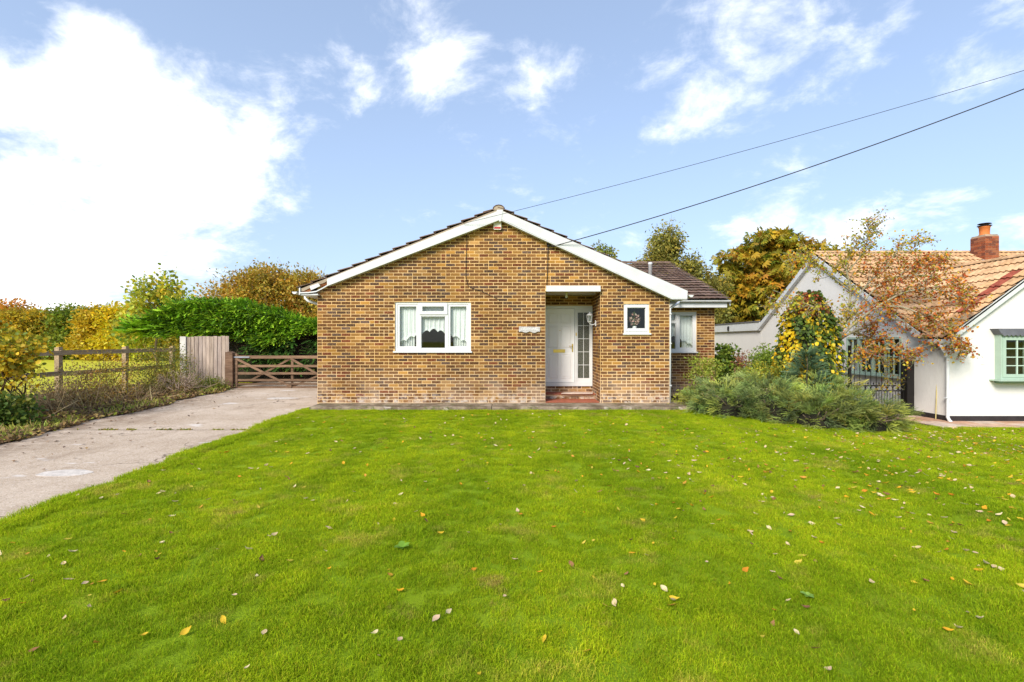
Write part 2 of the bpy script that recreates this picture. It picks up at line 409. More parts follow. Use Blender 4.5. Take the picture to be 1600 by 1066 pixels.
    mx = t.N('ShaderNodeMixShader'); t.L(t.ramp(t.noise(45, 3, .7), .35, .62, .86, 1.0), mx.inputs[0]); t.L(tp.outputs[0], mx.inputs[1]); t.L(a.outputs[0], mx.inputs[2])
    t.out(mx.outputs[0]); MAT['lace'] = m
GRASS_A, GRASS_B, GRASS_C, GRASS_D = (.29, .465, .012), (.43, .60, .016), (.62, .58, .11), (.175, .36, .009)
make_materials()
# ------------------------------------------------------------------ the setting: ground, lawn, driveway, path
def drive_left(y): return -8.0-(y-8.0)*.15 + .10*math.sin(y*1.7)+.05*math.sin(y*4.1)
def drive_right(y): return -4.30-(y-4.3)*.05 + .05*math.sin(y*2.3)+.03*math.sin(y*5.9)
def sheet(name, mat, rows, nx, dz, parent=None):
    """rows: list of (y, xa, xb)"""
    v = []; f = []
    for (y, xa, xb) in rows:
        for i in range(nx+1):
            x = xa+(xb-xa)*i/nx; v.append((x, y, gz(x, y)+dz))
    for j in range(len(rows)-1):
        for i in range(nx):
            a = j*(nx+1)+i; f.append((a, a+1, a+nx+2, a+nx+1))
    me = bpy.data.meshes.new(name); me.from_pydata(v, [], f); me.shade_smooth()
    return link(name, me, mat, parent, loc=(0, 0, 0))
def frange(a, b, s):
    n = max(1, int(round((b-a)/s))); return [a+(b-a)*i/n for i in range(n+1)]
def make_setting():
    ys = [-700, -200, -60, -20, -8] + frange(-4, 30, 1.0) + [36, 45, 60, 90, 150, 300, 800]
    xs = [-900, -300, -100, -50, -30] + frange(-20, 24, 1.0) + [32, 50, 100, 300, 900]
    v = [(x, y, gz(x, y)-.045) for y in ys for x in xs]; n = len(xs)
    f = [(j*n+i, j*n+i+1, (j+1)*n+i+1, (j+1)*n+i) for j in range(len(ys)-1) for i in range(n-1)]
    me = bpy.data.meshes.new('ground'); me.from_pydata(v, [], f); me.shade_smooth()
    tag(link('ground', me, MAT['meadow'], loc=(0, 0, 0)), kind='structure')
    tag(sheet('lawn', MAT['turf'], [(y, drive_right(y), 17.0) for y in frange(-5, 11.5, .5)], 40, 0), kind='structure')
    tag(sheet('garden_bed', MAT['soil'], [(y, 4.05, 9.9) for y in frange(11.2, 26, .6)], 14, .006), kind='structure')
    d = tag(sheet('driveway', MAT['soil'], [(y, drive_left(y)-.3, drive_right(y)+.02) for y in frange(-5, 26, .5)], 8, -.032), kind='structure')
    for (a, b) in ((-5, 4.6), (4.612, 9.08), (9.105, 17.0), (17.02, 26)):
        s = sheet('slab', MAT['drive'], [(y, drive_left(y), drive_right(y)-.0) for y in frange(a, b, .35)], 8, -.010, d)
    for (px_, py_, rx, ry) in ((101, 738, .30, .17), (440, 622, .42, .25)):
        y0 = CAMZ*800/(py_-533); x0 = X_(px_, y0); b = MB(); n = 22; ph = random.uniform(0, 6)
        ring = [(x0+rx*(1+.07*math.sin(3*a+ph)+.05*math.sin(7*a))*math.cos(a), y0+ry*(1+.06*math.sin(2*a+ph)+.05*math.sin(5*a))*math.sin(a)) for a in [2*math.pi*i/n for i in range(n)]]
        b.prism(ring, -.03, -.0065, 'z'); b.build('repair_patch', MAT['patch'], d)
    tag(sheet('verge', MAT['soil'], [(y, -14.0, drive_left(y)+.06) for y in frange(-4, 18.6, .5)], 12, .004), kind='structure')
    # concrete apron along the front wall, cast in two lengths
    p = tag(bpy.data.objects.new('front_path', None), kind='structure'); COL.objects.link(p); p.location = (0, 11.8, 0); p['_o'] = [0., 11.8, 0.]
    def apron(x0, x1, name):
        b = MB(); n = max(2, int((x1-x0)/.12)); top = []; 
        for i in range(n+1):
            x = x0+(x1-x0)*i/n; y = 11.47+.018*math.sin(x*5.1)+.012*math.sin(x*13.7)+random.uniform(-.006, .006)
            zz = .092+.006*math.sin(x*3.3); top.append((x, y, zz))
        for i in range(n):
            (xa, ya, za), (xb, yb, zb) = top[i], top[i+1]
            b.quad((xa, ya, -.06), (xb, yb, -.06), (xb, yb+.006, zb-.015), (xa, ya+.006, za-.015))
            b.quad((xa, ya+.006, za-.015), (xb, yb+.006, zb-.015), (xb, yb+.03, zb), (xa, ya+.03, za))
            b.quad((xa, ya+.03, za), (xb, yb+.03, zb), (xb, 12.3, .105), (xa, 12.3, .105))
        b.quad(top[0], (x0, 12.3, .105), (x0, 12.3, -.06), (x0, top[0][1], -.06)); b.quad(top[-1], (x1, top[-1][1], -.06), (x1, 12.3, -.06), (x1, 12.3, .105))
        b.build(name, MAT['path'], p)
    apron(-4.55, X_(768, 11.5)-.006, 'slab'); apron(X_(768, 11.5)+.006, 4.25, 'slab')
    # paving round the white house
    pv = tag(bpy.data.objects.new('paving', None), kind='structure'); COL.objects.link(pv); pv.location = (11, 11.4, -.3); pv['_o'] = [11., 11.4, -.3]
    cols = [(.62, .50, .41), (.60, .44, .34), (.66, .57, .49), (.55, .36, .26), (.63, .53, .45)]
    def pslab(x0, x1, y0, y1):
        b = MB(); z = gz((x0+x1)/2, (y0+y1)/2)+random.uniform(.022, .028); c = tuple(q*.9/.56 for q in random.choice(cols))
        g = .006; b.box(x0+g, x1-g, y0+g, y1-g, z-.06, z, c); b.build('slab', MAT['paveslab'], pv)
    x = 9.25
    while x < 16.5:
        w = random.choice((.45, .6, .6)); pslab(x, x+w, 11.06, 11.45 if random.random() < .5 else 11.44); pslab(x, x+w, 11.455, 11.81); x += w
    y = 11.82
    while y < 20: pslab(9.25, 9.65, y, y+.6); pslab(9.65, 10.04, y, y+.6); y += .6
m = newmat('paving_slab'); t = NT(m)
c = t.mix(1.0, t.attr('col'), t.mix(t.ramp(t.noise(4, 6, .7), .3, .7), (.40, .37, .34), (.66, .60, .55)), 'MULTIPLY')
t.out(t.bsdf(c, .9, .1, t.noise(50, 4, .7), .003)); MAT['paveslab'] = m
MAT['patch'] = mat_plain('pale_mortar_patch', (.58, .52, .46), .95, .3, 10, .003, .05)
make_setting()

# ------------------------------------------------------------------ bricks
BRICKCOL = [((.125, .055, .022), 5), ((.165, .073, .026), 5), ((.215, .098, .030), 4), ((.09, .05, .034), 2.6), ((.29, .145, .038), 3), ((.38, .19, .04), 1.6),
            ((.11, .068, .055), 2), ((.17, .05, .022), 2.2), ((.43, .24, .085), .7)]
_bw = np.array([w for c, w in BRICKCOL]); _bw = _bw/_bw.sum()
def brickcol():
    c = BRICKCOL[int(RNG.choice(len(_bw), p=_bw))][0]; k = random.uniform(.70, 1.12)
    return tuple(q*k for q in c)
def courses(x0, x1, z0, z1, openings=(), keep=None, pitch=.075, L=.225, joint=.0155, start=0):
    """brick rectangles (x, z, w, h) of a wall panel in stretcher bond, cut round openings (xa, xb, za, zb)"""
    out = []; k = start; z = z0
    while z < z1-.02:
        h = min(pitch, z1-z)-joint
        cuts = sorted((max(a, x0), min(b, x1)) for (a, b, za, zb) in openings if za < z+h-.012 and zb > z+.012 and b > x0 and a < x1)
        spans = []; c = x0
        for (a, b) in cuts:
            if a > c+.02: spans.append((c, a))
            c = max(c, b)
        if c < x1-.02: spans.append((c, x1))
        off = (k % 2)*L/2
        for (a, b) in spans:
            x = math.floor((a-x0-off)/L)*L+x0+off
            while x < b:
                xa, xb = max(x, a), min(x+L, b)
                if xb-xa > .035:
                    ps = [(xa, xb)]
                    if xb-xa > L*.9 and random.random() < .07: ps = [(xa, (xa+xb)/2), ((xa+xb)/2, xb)]
                    for (p, q) in ps:
                        if keep is None or keep(p, q, z, z+h):
                            out.append((p+joint/2+random.uniform(-.0015, .0015), z+joint/2+random.uniform(-.001, .001), q-p-joint, h))
                x += L
        z += pitch; k += 1
    return out
BRICKMESH = {}
def brickmesh(w, h, i):
    key = (round(w, 3), round(h, 3), i)
    if key not in BRICKMESH:
        b = MB(); e = .003; c = brickcol()
        b.box(0, w, -.004, .03, 0, h, c)
        BRICKMESH[key] = b.mesh('brick')
    return BRICKMESH[key]
def lay(rects, plane, parent, n_single, near):
    """rects laid on a wall. plane(x, z, d) -> world point, d metres proud of the mortar face. n_single bricks nearest the spot
    'near' become objects, the rest one mesh."""
    full = [r for r in rects if abs(r[2]-.2095) < .004]
    rank = sorted(full, key=lambda r: (r[0]+r[2]/2-near[0])**2+(r[1]+r[3]/2-near[1])**2)[:n_single]
    ids = set(id(r) for r in rank)
    for r in rank:
        me = brickmesh(.2095, .0595, random.randrange(40))
        if not me.materials: me.materials.append(MAT['brick'])
        o = bpy.data.objects.new('brick', me); COL.objects.link(o)
        o.location = plane(r[0], r[1], random.uniform(-.002, .002)); o.parent = parent
        o.rotation_euler = (0, random.uniform(-.006, .006), 0)
    b = MB()
    for r in rects:
        if id(r) in ids: continue
        x, z, w, h = r; d = .004+random.uniform(-.002, .002); c = brickcol()
        q = [plane(x, z, d), plane(x+w, z, d), plane(x+w, z+h, d), plane(x, z+h, d)]
        k = [plane(x, z, -.02), plane(x+w, z, -.02), plane(x+w, z+h, -.02), plane(x, z+h, -.02)]
        b.quad(*q, c)
        for i in range(4):
            j = (i+1) % 4; b.quad(q[j], q[i], k[i], k[j], c)
    if b.f: tag(b.build('brick_courses', MAT['brick'], parent), kind='stuff')

# ------------------------------------------------------------------ the brick bungalow
FY = 12.12                                       # front wall
WY = 14.60                                       # wall of the set-back wing
HX0, HX1 = X_(496, FY), X_(1046, FY)             # -4.61 .. 3.73
RIDX = -.31; RIDZ = 4.70                         # ridge line
SL, SR = .404, .4516                             # slopes left and right of the ridge
def roofz(x): return RIDZ-(RIDX-x)*SL if x < RIDX else RIDZ-(x-RIDX)*SR
EVL, EVR = -5.03, 4.12                           # eaves
WEY, WEZ, WRY, WRZ, WX1 = 14.28, 2.72, 19.8, 4.60, 6.10   # wing eave, ridge, right verge
WSL = (WRZ-WEZ)/(WRY-WEY)
BACK = 25.0
HOUSE = thing('brick_bungalow', 'single storey brown and yellow brick bungalow with white front door', 'house', (0, 16, .0))
def wall_with_holes(name, x0, x1, z0, z1, holes, y0, y1, top=None, parent=None, mat=None):
    """mortar-coloured wall slab facing -y, with rectangular holes; top: gable outline points (x,z) from x0 to x1"""
    xs = sorted({x0, x1, *[h[0] for h in holes], *[h[1] for h in holes], *([p[0] for p in top] if top else [])})
    b = MB()
    def tz(x):
        if not top: return z1
        for (a, za), (c, zc) in zip(top, top[1:]):
            if a <= x <= c: return za+(zc-za)*(x-a)/(c-a)
        return z1
    for a, c in zip(xs, xs[1:]):
        segs = sorted((h[2], h[3]) for h in holes if h[0] <= a+1e-6 and h[1] >= c-1e-6)
        z = z0
        for (s, e) in segs+[(None, None)]:
            lo = z; 
            if s is None: la, lc = tz(a), tz(c)
            else: la = lc = s
            if la > lo+1e-4:
                b.prism([(a, lo), (c, lo), (c, lc), (a, la)], y0, y1)
            if e is not None: z = e
    return b.build(name, mat or MAT['mortar'], parent or HOUSE)

# openings of the front wall
FW = (X_(617, FY), X_(735.6, FY), 1.30, 2.494)       # three-light window
SWN = (X_(974.5, FY), X_(1014.5, FY), 1.725, 2.449)  # small window
REC = (X_(852, FY), X_(938, FY), .10, 2.75)          # porch recess
DY = 13.28                                           # back wall of the recess (face)
def gable_keep(p, q, za, zb): return zb < min(roofz(p), roofz(q))-.10
def build_bungalow():
    top = [(HX0, roofz(HX0)-.08), (RIDX, roofz(RIDX)-.08), (HX1, roofz(HX1)-.08)]
    fw = wall_with_holes('wall', HX0, HX1, .0, 3, [FW, SWN, REC], FY, FY+.3, top); fw['label'] = 'front gable wall of brown and yellow brick'
    rects = courses(HX0, HX1, .107, 4.62, [FW, SWN, REC], gable_keep)
    lay(rects, lambda x, z, d: Vector((x, FY-d, z)), fw, 300, (.2, 1.55))
    # wing wall
    WW = (X_(1046, WY)-.75, X_(1088.5, WY), 1.235, 2.40)
    ww = wall_with_holes('wall', 3.45, X_(1116.5, WY), 0, 2.72, [WW], WY, WY+.3)
    lay(courses(3.45, X_(1116.5, WY), .107, 2.70, [WW]), lambda x, z, d: Vector((x, WY-d, z)), ww, 0, (0, 0))
    # recess: right return, left return, back wall over and under the door
    rr = MB().box(REC[1], REC[1]+.25, FY+.301, DY+.3, 0, 2.9).build('wall', MAT['mortar'], HOUSE)
    lay(courses(FY+.0, DY, .107, 2.80, [], start=1), lambda y, z, d: Vector((REC[1]-d, y, z)), rr, 0, (0, 0))
    rl = MB().box(REC[0]-.25, REC[0], FY+.301, DY+.3, 0, 2.9).build('wall', MAT['mortar'], HOUSE)
    lay(courses(FY, DY, .107, 2.80, [], start=1), lambda y, z, d: Vector((REC[0]+d, DY-(y-FY), z)), rl, 0, (0, 0))
    DO = (REC[0]+.0, REC[1]+.0, .40, 2.48)
    MB().box(REC[0], REC[1], DY, DY+.3, 0, .40).build('wall', MAT['mortar'], HOUSE)
    rb = MB().box(REC[0], REC[1], DY, DY+.3, 2.48, 2.9).build('wall', MAT['mortar'], HOUSE)
    lay(courses(REC[0], REC[1], .107, 2.85, [(REC[0], REC[1], .40, 2.48)]), lambda x, z, d: Vector((x, DY-d, z)), rb, 0, (0, 0))
    MB().box(REC[0], REC[1], FY+.05, DY, 2.752, 2.80).build('porch_ceiling', MAT['paint'], HOUSE)
    # the other outer walls and the dark inside
    b = MB().box(HX0, HX0+.28, FY+.301, BACK-.3, 0, 2.66); b.build('wall', MAT['brickface'], HOUSE)
    b = MB().box(HX1-.28, HX1, FY+.301, WY-.001, 0, 2.66); b.build('wall', MAT['brickface'], HOUSE)
    wxr = X_(1116.5, WY)
    b = MB().prism([(WY+.301, 0), (BACK-.3, 0), (BACK-.3, 2.66), (WRY, WRZ-.12), (WY+.301, 2.66)], wxr-.28, wxr, 'x'); b.build('wall', MAT['brickface'], HOUSE)
    MB().box(HX0, wxr, BACK-.3, BACK, 0, 2.66).build('wall', MAT['brickface'], HOUSE)
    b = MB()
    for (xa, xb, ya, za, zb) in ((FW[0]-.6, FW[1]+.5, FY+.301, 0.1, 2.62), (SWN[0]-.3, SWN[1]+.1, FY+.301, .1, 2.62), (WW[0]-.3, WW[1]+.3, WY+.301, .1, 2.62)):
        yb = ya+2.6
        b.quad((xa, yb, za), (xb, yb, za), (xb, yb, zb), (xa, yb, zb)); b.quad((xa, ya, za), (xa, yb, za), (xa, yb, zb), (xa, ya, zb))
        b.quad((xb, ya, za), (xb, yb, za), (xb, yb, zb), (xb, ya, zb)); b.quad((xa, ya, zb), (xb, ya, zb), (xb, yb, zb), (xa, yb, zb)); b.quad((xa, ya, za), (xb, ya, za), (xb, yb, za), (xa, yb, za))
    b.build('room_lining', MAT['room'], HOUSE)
    # ---------------- roof
    roof = MB()
    for (xa, xb) in ((EVL, RIDX), (RIDX, EVR)):
        za, zb = roofz(xa)-.05, roofz(xb)-.05
        roof.prism([(xa, za-.03), (xb, zb-.03), (xb, zb), (xa, za)], FY-.12, BACK+.2)
    ro = roof.build('roof', MAT['dark'], HOUSE)
    wr = MB(); wr.prism([(WEY, WEZ-.08), (WRY, WRZ-.08), (2*WRY-WEY, WEZ-.08), (2*WRY-WEY, WEZ-.05), (WRY, WRZ-.05), (WEY, WEZ-.05)], .4, WX1-.03, 'x')
    wro = wr.build('roof', MAT['dark'], HOUSE)
    tcols = [(.15, .095, .075), (.18, .115, .09), (.13, .085, .07), (.21, .14, .115), (.16, .115, .095)]
    G = .345
    def tilemesh(c, L=.40, w=.298, th=.017):
        b = MB(); n = 6                            # long axis = +x (down the slope), width = y; shallow trough across
        def zf(i): s = i/n; return .008*math.cos(2*math.pi*s)**2*0+.010*abs(math.sin(math.pi*s*2))
        for i in range(n):
            y0, y1 = -w/2+w*i/n, -w/2+w*(i+1)/n; a, d = zf(i), zf(i+1)
            b.quad((0, y0, a), (L, y0, a), (L, y1, d), (0, y1, d), c)
            b.quad((L, y0, a-th), (L, y1, d-th), (L, y1, d), (L, y0, a), c)
        b.quad((0, -w/2, -th), (L, -w/2, -th), (L, -w/2, 0), (0, -w/2, 0), c); b.quad((0, w/2, -th), (0, w/2, 0), (L, w/2, 0), (L, w/2, -th), c)
        b.quad((0, -w/2, -th), (0, w/2, -th), (L, w/2, -th), (L, -w/2, -th), c)
        return b.mesh('tile')
    TM = [tilemesh(c) for c in tcols]
    for m_ in TM: m_.materials.append(MAT['tile'])
    TMM = [tilemesh(c) for c in tcols]
    for m_ in TMM: m_.materials.append(MAT['mosstile'])
    def put(mesh, mtx, parent, jitter=.006):
        o = bpy.data.objects.new('tile', mesh); COL.objects.link(o); o.parent = parent
        j = Matrix.Translation((random.uniform(-jitter, jitter), random.uniform(-.002, .002), random.uniform(0, jitter)))
        o.matrix_basis = mtx @ j
    rest = []
    for side in (-1, 1):
        ev = EVL if side < 0 else EVR; sl = SL if side < 0 else SR; ang = math.atan(sl)
        length = abs(ev-RIDX)/math.cos(ang); nc = int(length/G)+1
        for k in range(nc):
            s = length-.0-k*G-.40                 # distance of the tile's head from the ridge, along the slope
            L0 = max(s, -.02)
            x = RIDX+side*L0*math.cos(ang); z = RIDZ-L0*math.sin(ang)
            tilt = ang-.12
            for c in range(int((BACK+.2-FY+.15)/.3)):
                y = FY-.15+.15+.3*c
                rot = Matrix(((side*math.cos(tilt), 0, side*math.sin(tilt)), (0, side, 0), (-math.sin(tilt), 0, math.cos(tilt)))).to_4x4()
                M_ = Matrix.Translation((x, y, z-.005)) @ rot
                if c == 0: put(random.choice(TM), M_, ro, .008)
                else: rest.append((random.choice(TM), M_))
    def joined(items, name, mat, parent):
        V = []; F = []; C = []; n = 0
        for me, M_ in items:
            co = np.array([v.co for v in me.vertices]); M4 = np.array(M_); V.append(co@M4[:3, :3].T+M4[:3, 3])
            for p in me.polygons: F.append(tuple(n+i for i in p.vertices))
            cc = np.empty(len(me.polygons)*4, np.float32); me.attributes['col'].data.foreach_get('color', cc); C.append(cc); n += len(co)
        me = bpy.data.meshes.new(name); me.from_pydata(np.concatenate(V).tolist(), [], F)
        a = me.attributes.new('col', 'FLOAT_COLOR', 'FACE'); a.data.foreach_set('color', np.concatenate(C))
        return tag(link(name, me, mat, parent), kind='stuff')
    globals()['joined'] = joined
    joined(rest, 'tile_courses', MAT['tile'], ro)
    # wing: tiles one by one on the slope that shows
    ang = math.atan(WSL); length = (WRY-WEY)/math.cos(ang); nc = int(length/G)+1
    for k in range(nc):
        L0 = max(length-k*G-.40, -.02); y = WRY-L0*math.cos(ang); z = WRZ-L0*math.sin(ang); tilt = ang-.13
        for c in range(20):
            x = WX1-.15-.3*c
            if x < .3 or z < roofz(x)-.16: continue
            rot = Matrix(((0, 1, 0), (-math.cos(tilt), 0, -math.sin(tilt)), (-math.sin(tilt), 0, math.cos(tilt)))).to_4x4()
            put(random.choice(TMM if k > nc-5 or random.random() < .12 else TM), Matrix.Translation((x, y, z)) @ rot, wro, .010)
    # ridge tiles
    def half_round(r, L, c, n=6):
        b = MB()
        for i in range(n):
            a0, a1 = math.pi*(.08+.84*i/n), math.pi*(.08+.84*(i+1)/n)
            p0, p1 = (r*math.cos(a0), r*math.sin(a0)*.72), (r*math.cos(a1), r*math.sin(a1)*.72)
            b.quad((p0[0], 0, p0[1]), (p1[0], 0, p1[1]), (p1[0], L, p1[1]), (p0[0], L, p0[1]), c)
            q0, q1 = (p0[0]*.85, p0[1]*.85), (p1[0]*.85, p1[1]*.85)
            b.quad((p0[0], 0, p0[1]), (q0[0], 0, q0[1]), (q1[0], 0, q1[1]), (p1[0], 0, p1[1]), c)
            b.quad((p0[0], L, p0[1]), (p1[0], L, p1[1]), (q1[0], L, q1[1]), (q0[0], L, q0[1]), c)
        return b.mesh('ridge_tile')
    RM = [half_round(.145, .447, c) for c in tcols[:3]]
    for m_ in RM: m_.materials.append(MAT['tile'])
    RMM = [half_round(.12, .447, c) for c in tcols[:3]]
    for m_ in RMM: m_.materials.append(MAT['mosstile'])
    MB().prism([(RIDX-.12, RIDZ-.06), (RIDX+.12, RIDZ-.06), (RIDX+.105, RIDZ+.01), (RIDX, RIDZ+.045), (RIDX-.105, RIDZ+.01)], FY-.15, FY-.05).build('ridge_infill', MAT['bedding'], HOUSE)
    for i in range(28):
        o = bpy.data.objects.new('ridge_tile', random.choice(RM)); COL.objects.link(o); o.parent = ro; o.location = (RIDX, FY-.16+.45*i, RIDZ-.045+random.uniform(0, .006))
    for i in range(11):
        o = bpy.data.objects.new('ridge_tile', random.choice(RMM)); COL.objects.link(o); o.parent = wro
        o.location = (WX1-.45*i, WRY, WRZ-.035+random.uniform(0, .006)); o.rotation_euler = (0, 0, R(90))
    # mortar bedding under the verge tiles
    for side in (-1, 1):
        b = MB(); pts = []; e = EVL+.05 if side < 0 else EVR-.05; n = 40
        for i in range(n+1):
            x = RIDX+(e-RIDX)*i/n; pts.append((x, roofz(x)-.035, roofz(x)-.105+.012*math.sin(i*1.9)+random.uniform(-.008, .008)))
        for p, q in zip(pts, pts[1:]):
            ya = FY-.135; b.quad((p[0], ya, p[2]), (q[0], ya, q[2]), (q[0], ya, q[1]), (p[0], ya, p[1])); b.quad((p[0], ya, p[2]), (p[0], FY, p[2]), (q[0], FY, q[2]), (q[0], ya, q[2]))
        b.build('verge_mortar', MAT['bedding'], HOUSE)
    # bargeboards (front face at BY)
    BY = FY-.19+.02
    def px(l): return [(X_(a, BY), Z_(b_, BY)) for a, b_ in l]
    a = MB().prism(px([(511, 445.5), (780.5, 342.5), (780.5, 328.5), (511, 436)]), BY, BY+.022).build('bargeboard', MAT['paint'], HOUSE)
    a['label'] = 'white bargeboard on the left, its lower end broken off'
    MB().prism(px([(781.5, 342), (1050, 466), (1074, 466.2), (1074.5, 454.6), (781.5, 328.5)]), BY, BY+.022).build('bargeboard', MAT['paint'], HOUSE)
    MB().prism(px([(776, 328), (786, 328), (783, 346), (780, 346.5)]), BY-.008, BY-.001).build('apex_cover', MAT['paint'], HOUSE)
    # verge soffits behind the bargeboards
    for pl in ([(511, 447), (780, 344), (780, 342.6), (511, 445.6)], [(781, 343.6), (1050, 467.6), (1050, 466.2), (781, 342.2)]):
        MB().prism(px(pl), BY+.0, FY-.002).build('verge_soffit', MAT['paint'], HOUSE)
    # the broken left end: loose board, bare rafter ends, bent soffit strip
    MB().prism(px([(483.5, 447.5), (497, 442.5), (500, 447), (485.5, 453.5)]), BY+.01, BY+.03).build('loose_board', MAT['paint'], HOUSE)
    MB().prism(px([(469, 452), (483, 450), (485, 457), (469.5, 458)]), BY+.05, BY+.3, col=(1, 1, 1)).build('rafter_end', MAT['rawwood'], HOUSE)
    MB().prism(px([(497, 443.5), (511, 438), (511, 446), (500, 448)]), BY+.05, BY+.3, col=(.6, .6, .6)).build('rafter_end', MAT['rawwood'], HOUSE)
    st = [(468.3, 458.6), (482, 458.2), (494, 456.5), (504, 451.3), (513, 446.2)]
    b = MB(); up = [(x, y-1.9) for x, y in st]
    for i in range(len(st)-1): b.prism(px([st[i], st[i+1], up[i+1], up[i]]), BY-.002, BY+.02)
    b.build('soffit_strip', MAT['paint'], HOUSE)
    b = MB().prism(px([(468.4, 461.2), (496, 461.2), (496, 459.0), (468.4, 459.0)]), BY+.03, BACK); b.build('eaves_soffit', MAT['paint'], HOUSE)
    MB().prism(px([(467, 460.5), (468.8, 460.5), (468.8, 449.5), (467, 450.2)]), BY+.0, BACK).build('fascia', MAT['paint'], HOUSE)
    MB().prism(px([(470, 458.5), (496, 456.5), (510, 449), (510, 440), (470, 452)]), BY+.31, BY+.33).build('eaves_void', MAT['dark'], HOUSE)
    MB().prism(px([(1050, 467.7), (1074, 467.9), (1074, 466.4), (1050, 466.2)]), BY+.002, WY-.45).build('eaves_soffit', MAT['paint'], HOUSE)
    MB().prism(px([(1072.6, 466), (1074, 466), (1074, 455), (1072.6, 454)]), BY+.024, WEY-.1).build('fascia', MAT['paint'], HOUSE)
    # gutters: half-round channels
    def gutter(name, axis, c, zc, a, b_, r=.055):
        g = MB(); n = 8; prev = None
        for i in range(n+1):
            t_ = math.pi+math.pi*i/n; p = (c+r*math.cos(t_), zc+r*math.sin(t_))
            if prev:
                f = (lambda q, h: (q[0], h, q[1])) if axis == 'y' else (lambda q, h: (h, q[0], q[1]))
                g.quad(f(prev, a), f(p, a), f(p, b_), f(prev, b_))
                g.quad(f((c, zc), a), f(prev, a), f(p, a), f((c, zc), a)) if False else None
            prev = p
        poly = [(c+r*math.cos(math.pi+math.pi*i/n), zc+r*math.sin(math.pi+math.pi*i/n)) for i in range(n+1)]
        g.prism(poly, a-.004, a, axis); g.prism(poly, b_, b_+.004, axis)
        return g.build(name, MAT['paint'], HOUSE)
    gutter('gutter', 'y', EVL-.035, roofz(EVL)-.075, BY-.03, BACK); gutter('gutter', 'y', EVR+.055, roofz(EVR)-.055, BY-.02, WEY-.2)
    gutter('gutter', 'x', WEY-.05, Z_(470, WEY)+.005, X_(1047, WEY)-.35, X_(1140, WEY), .06)
    MB().box(X_(1047, WEY)-.4, X_(1136, WEY), WEY-.0, WEY+.022, Z_(480.5, WEY), Z_(470.5, WEY)).build('fascia', MAT['paint'], HOUSE)
    MB().box(X_(1047, WEY)-.4, X_(1136, WEY), WEY+.022, WY-.002, Z_(480, WEY), Z_(480, WEY)+.012).build('eaves_soffit', MAT['paint'], HOUSE)
    MB().prism([(WEY-.02, WEZ-.16), (WRY, WRZ-.19), (WRY, WRZ-.04), (WEY-.02, WEZ-.03)], WX1-.035, WX1-.012, 'x').build('bargeboard', MAT['paint'], HOUSE)
    # downpipes
    g0 = P(477, 460, FY+.6); 
    MB().tube([g0, P(477, 466, FY+.6), P(481, 470, FY+.55), Vector((HX0-.045, FY+.5, Z_(478, FY+.5))), Vector((HX0-.045, FY+.5, 2.3)), Vector((HX0-.045, FY+.5, .1))], .034, 10).build('downpipe', MAT['paint'], HOUSE, True)
    y_ = FY+.10
    MB().tube([P(1061, 466, WEY-.1), P(1061, 472, WEY-.2), P(1059.5, 474, WEY-.5), P(1051, 479, FY+.35), Vector((HX1+.028, FY+.045, Z_(482, FY))), Vector((HX1+.028, FY+.045, .1))], [.034]*4+[.026]*2, 10).build('downpipe', MAT['paint'], HOUSE, True)
    for z in (.5, 1.5, 2.2): MB().box(HX1+.0, HX1+.058, FY+.01, FY+.08, z, z+.025).build('pipe_clip', MAT['paint'], HOUSE)
    # vent pipe
    c_ = P(1016, 410, 17.0)
    MB().lathe([(.062, 3.5), (.062, c_.z-.08), (.07, c_.z-.075), (.07, c_.z-.02), (.045, c_.z)], c_.x, 17.0, 12).build('vent_pipe', MAT['paint'], HOUSE, True)
    # porch canopy
    zc0, zc1 = Z_(455.5, FY-.12), Z_(446.5, FY-.12)
    cp = MB().box(X_(853.5, FY-.12), X_(938.5, FY-.12), FY-.12, FY-.095, zc0, zc1).build('porch_canopy', MAT['paint'], HOUSE)
    MB().box(X_(854, FY-.12), X_(938, FY-.12), FY-.094, FY+.06, zc0+.01, zc1-.012).build('canopy_board', MAT['paint'], cp)
    # porch steps
    st = MB().box(REC[0]+.002, REC[1]-.008, 12.78, DY-.008, .1, .235).build('step', MAT['mortar'], HOUSE)
    x = REC[0]+.01
    while x < REC[1]-.05:
        w = min(.219, REC[1]-.012-x); MB().box(x+.004, x+w-.004, 12.772, 12.80, .125, .19, brickcol()).build('brick', MAT['brick'], st)
        b = MB().box(x+.003, x+w-.003, 12.74, DY-.01, .236, .256); b.build('tile', MAT['quarry'], st); x += .219
    st = MB().box(REC[0]+.002, REC[1]-.008, 12.14, 12.771, .06, .112).build('step', MAT['mortar'], HOUSE)
    x = REC[0]+.004
    while x < REC[1]-.05:
        w = min(.159, REC[1]-.012-x)
        for (ya, yb) in ((12.11, 12.43), (12.435, 12.738)): MB().box(x+.003, x+w-.003, ya, yb, .113, .130+random.uniform(0, .003)).build('tile', MAT['quarry'], st)
        x += .159
    MB().prism([(1.22, 12.70), (1.5, 12.66), (2.0, 12.69), (2.05, 12.95), (1.35, 12.98)], .258, .278, 'z').build('stone_slab', MAT['ropeg'], HOUSE)
    # ---------------- windows and door
    def frame_rect(b, x0, x1, z0, z1, y0, y1, w, wb=None):
        wb = wb or w
        b.box(x0, x0+w, y0, y1, z0, z1); b.box(x1-w, x1, y0, y1, z0, z1); b.box(x0+w, x1-w, y0, y1, z1-w, z1); b.box(x0+w, x1-w, y0, y1, z0, z0+wb)
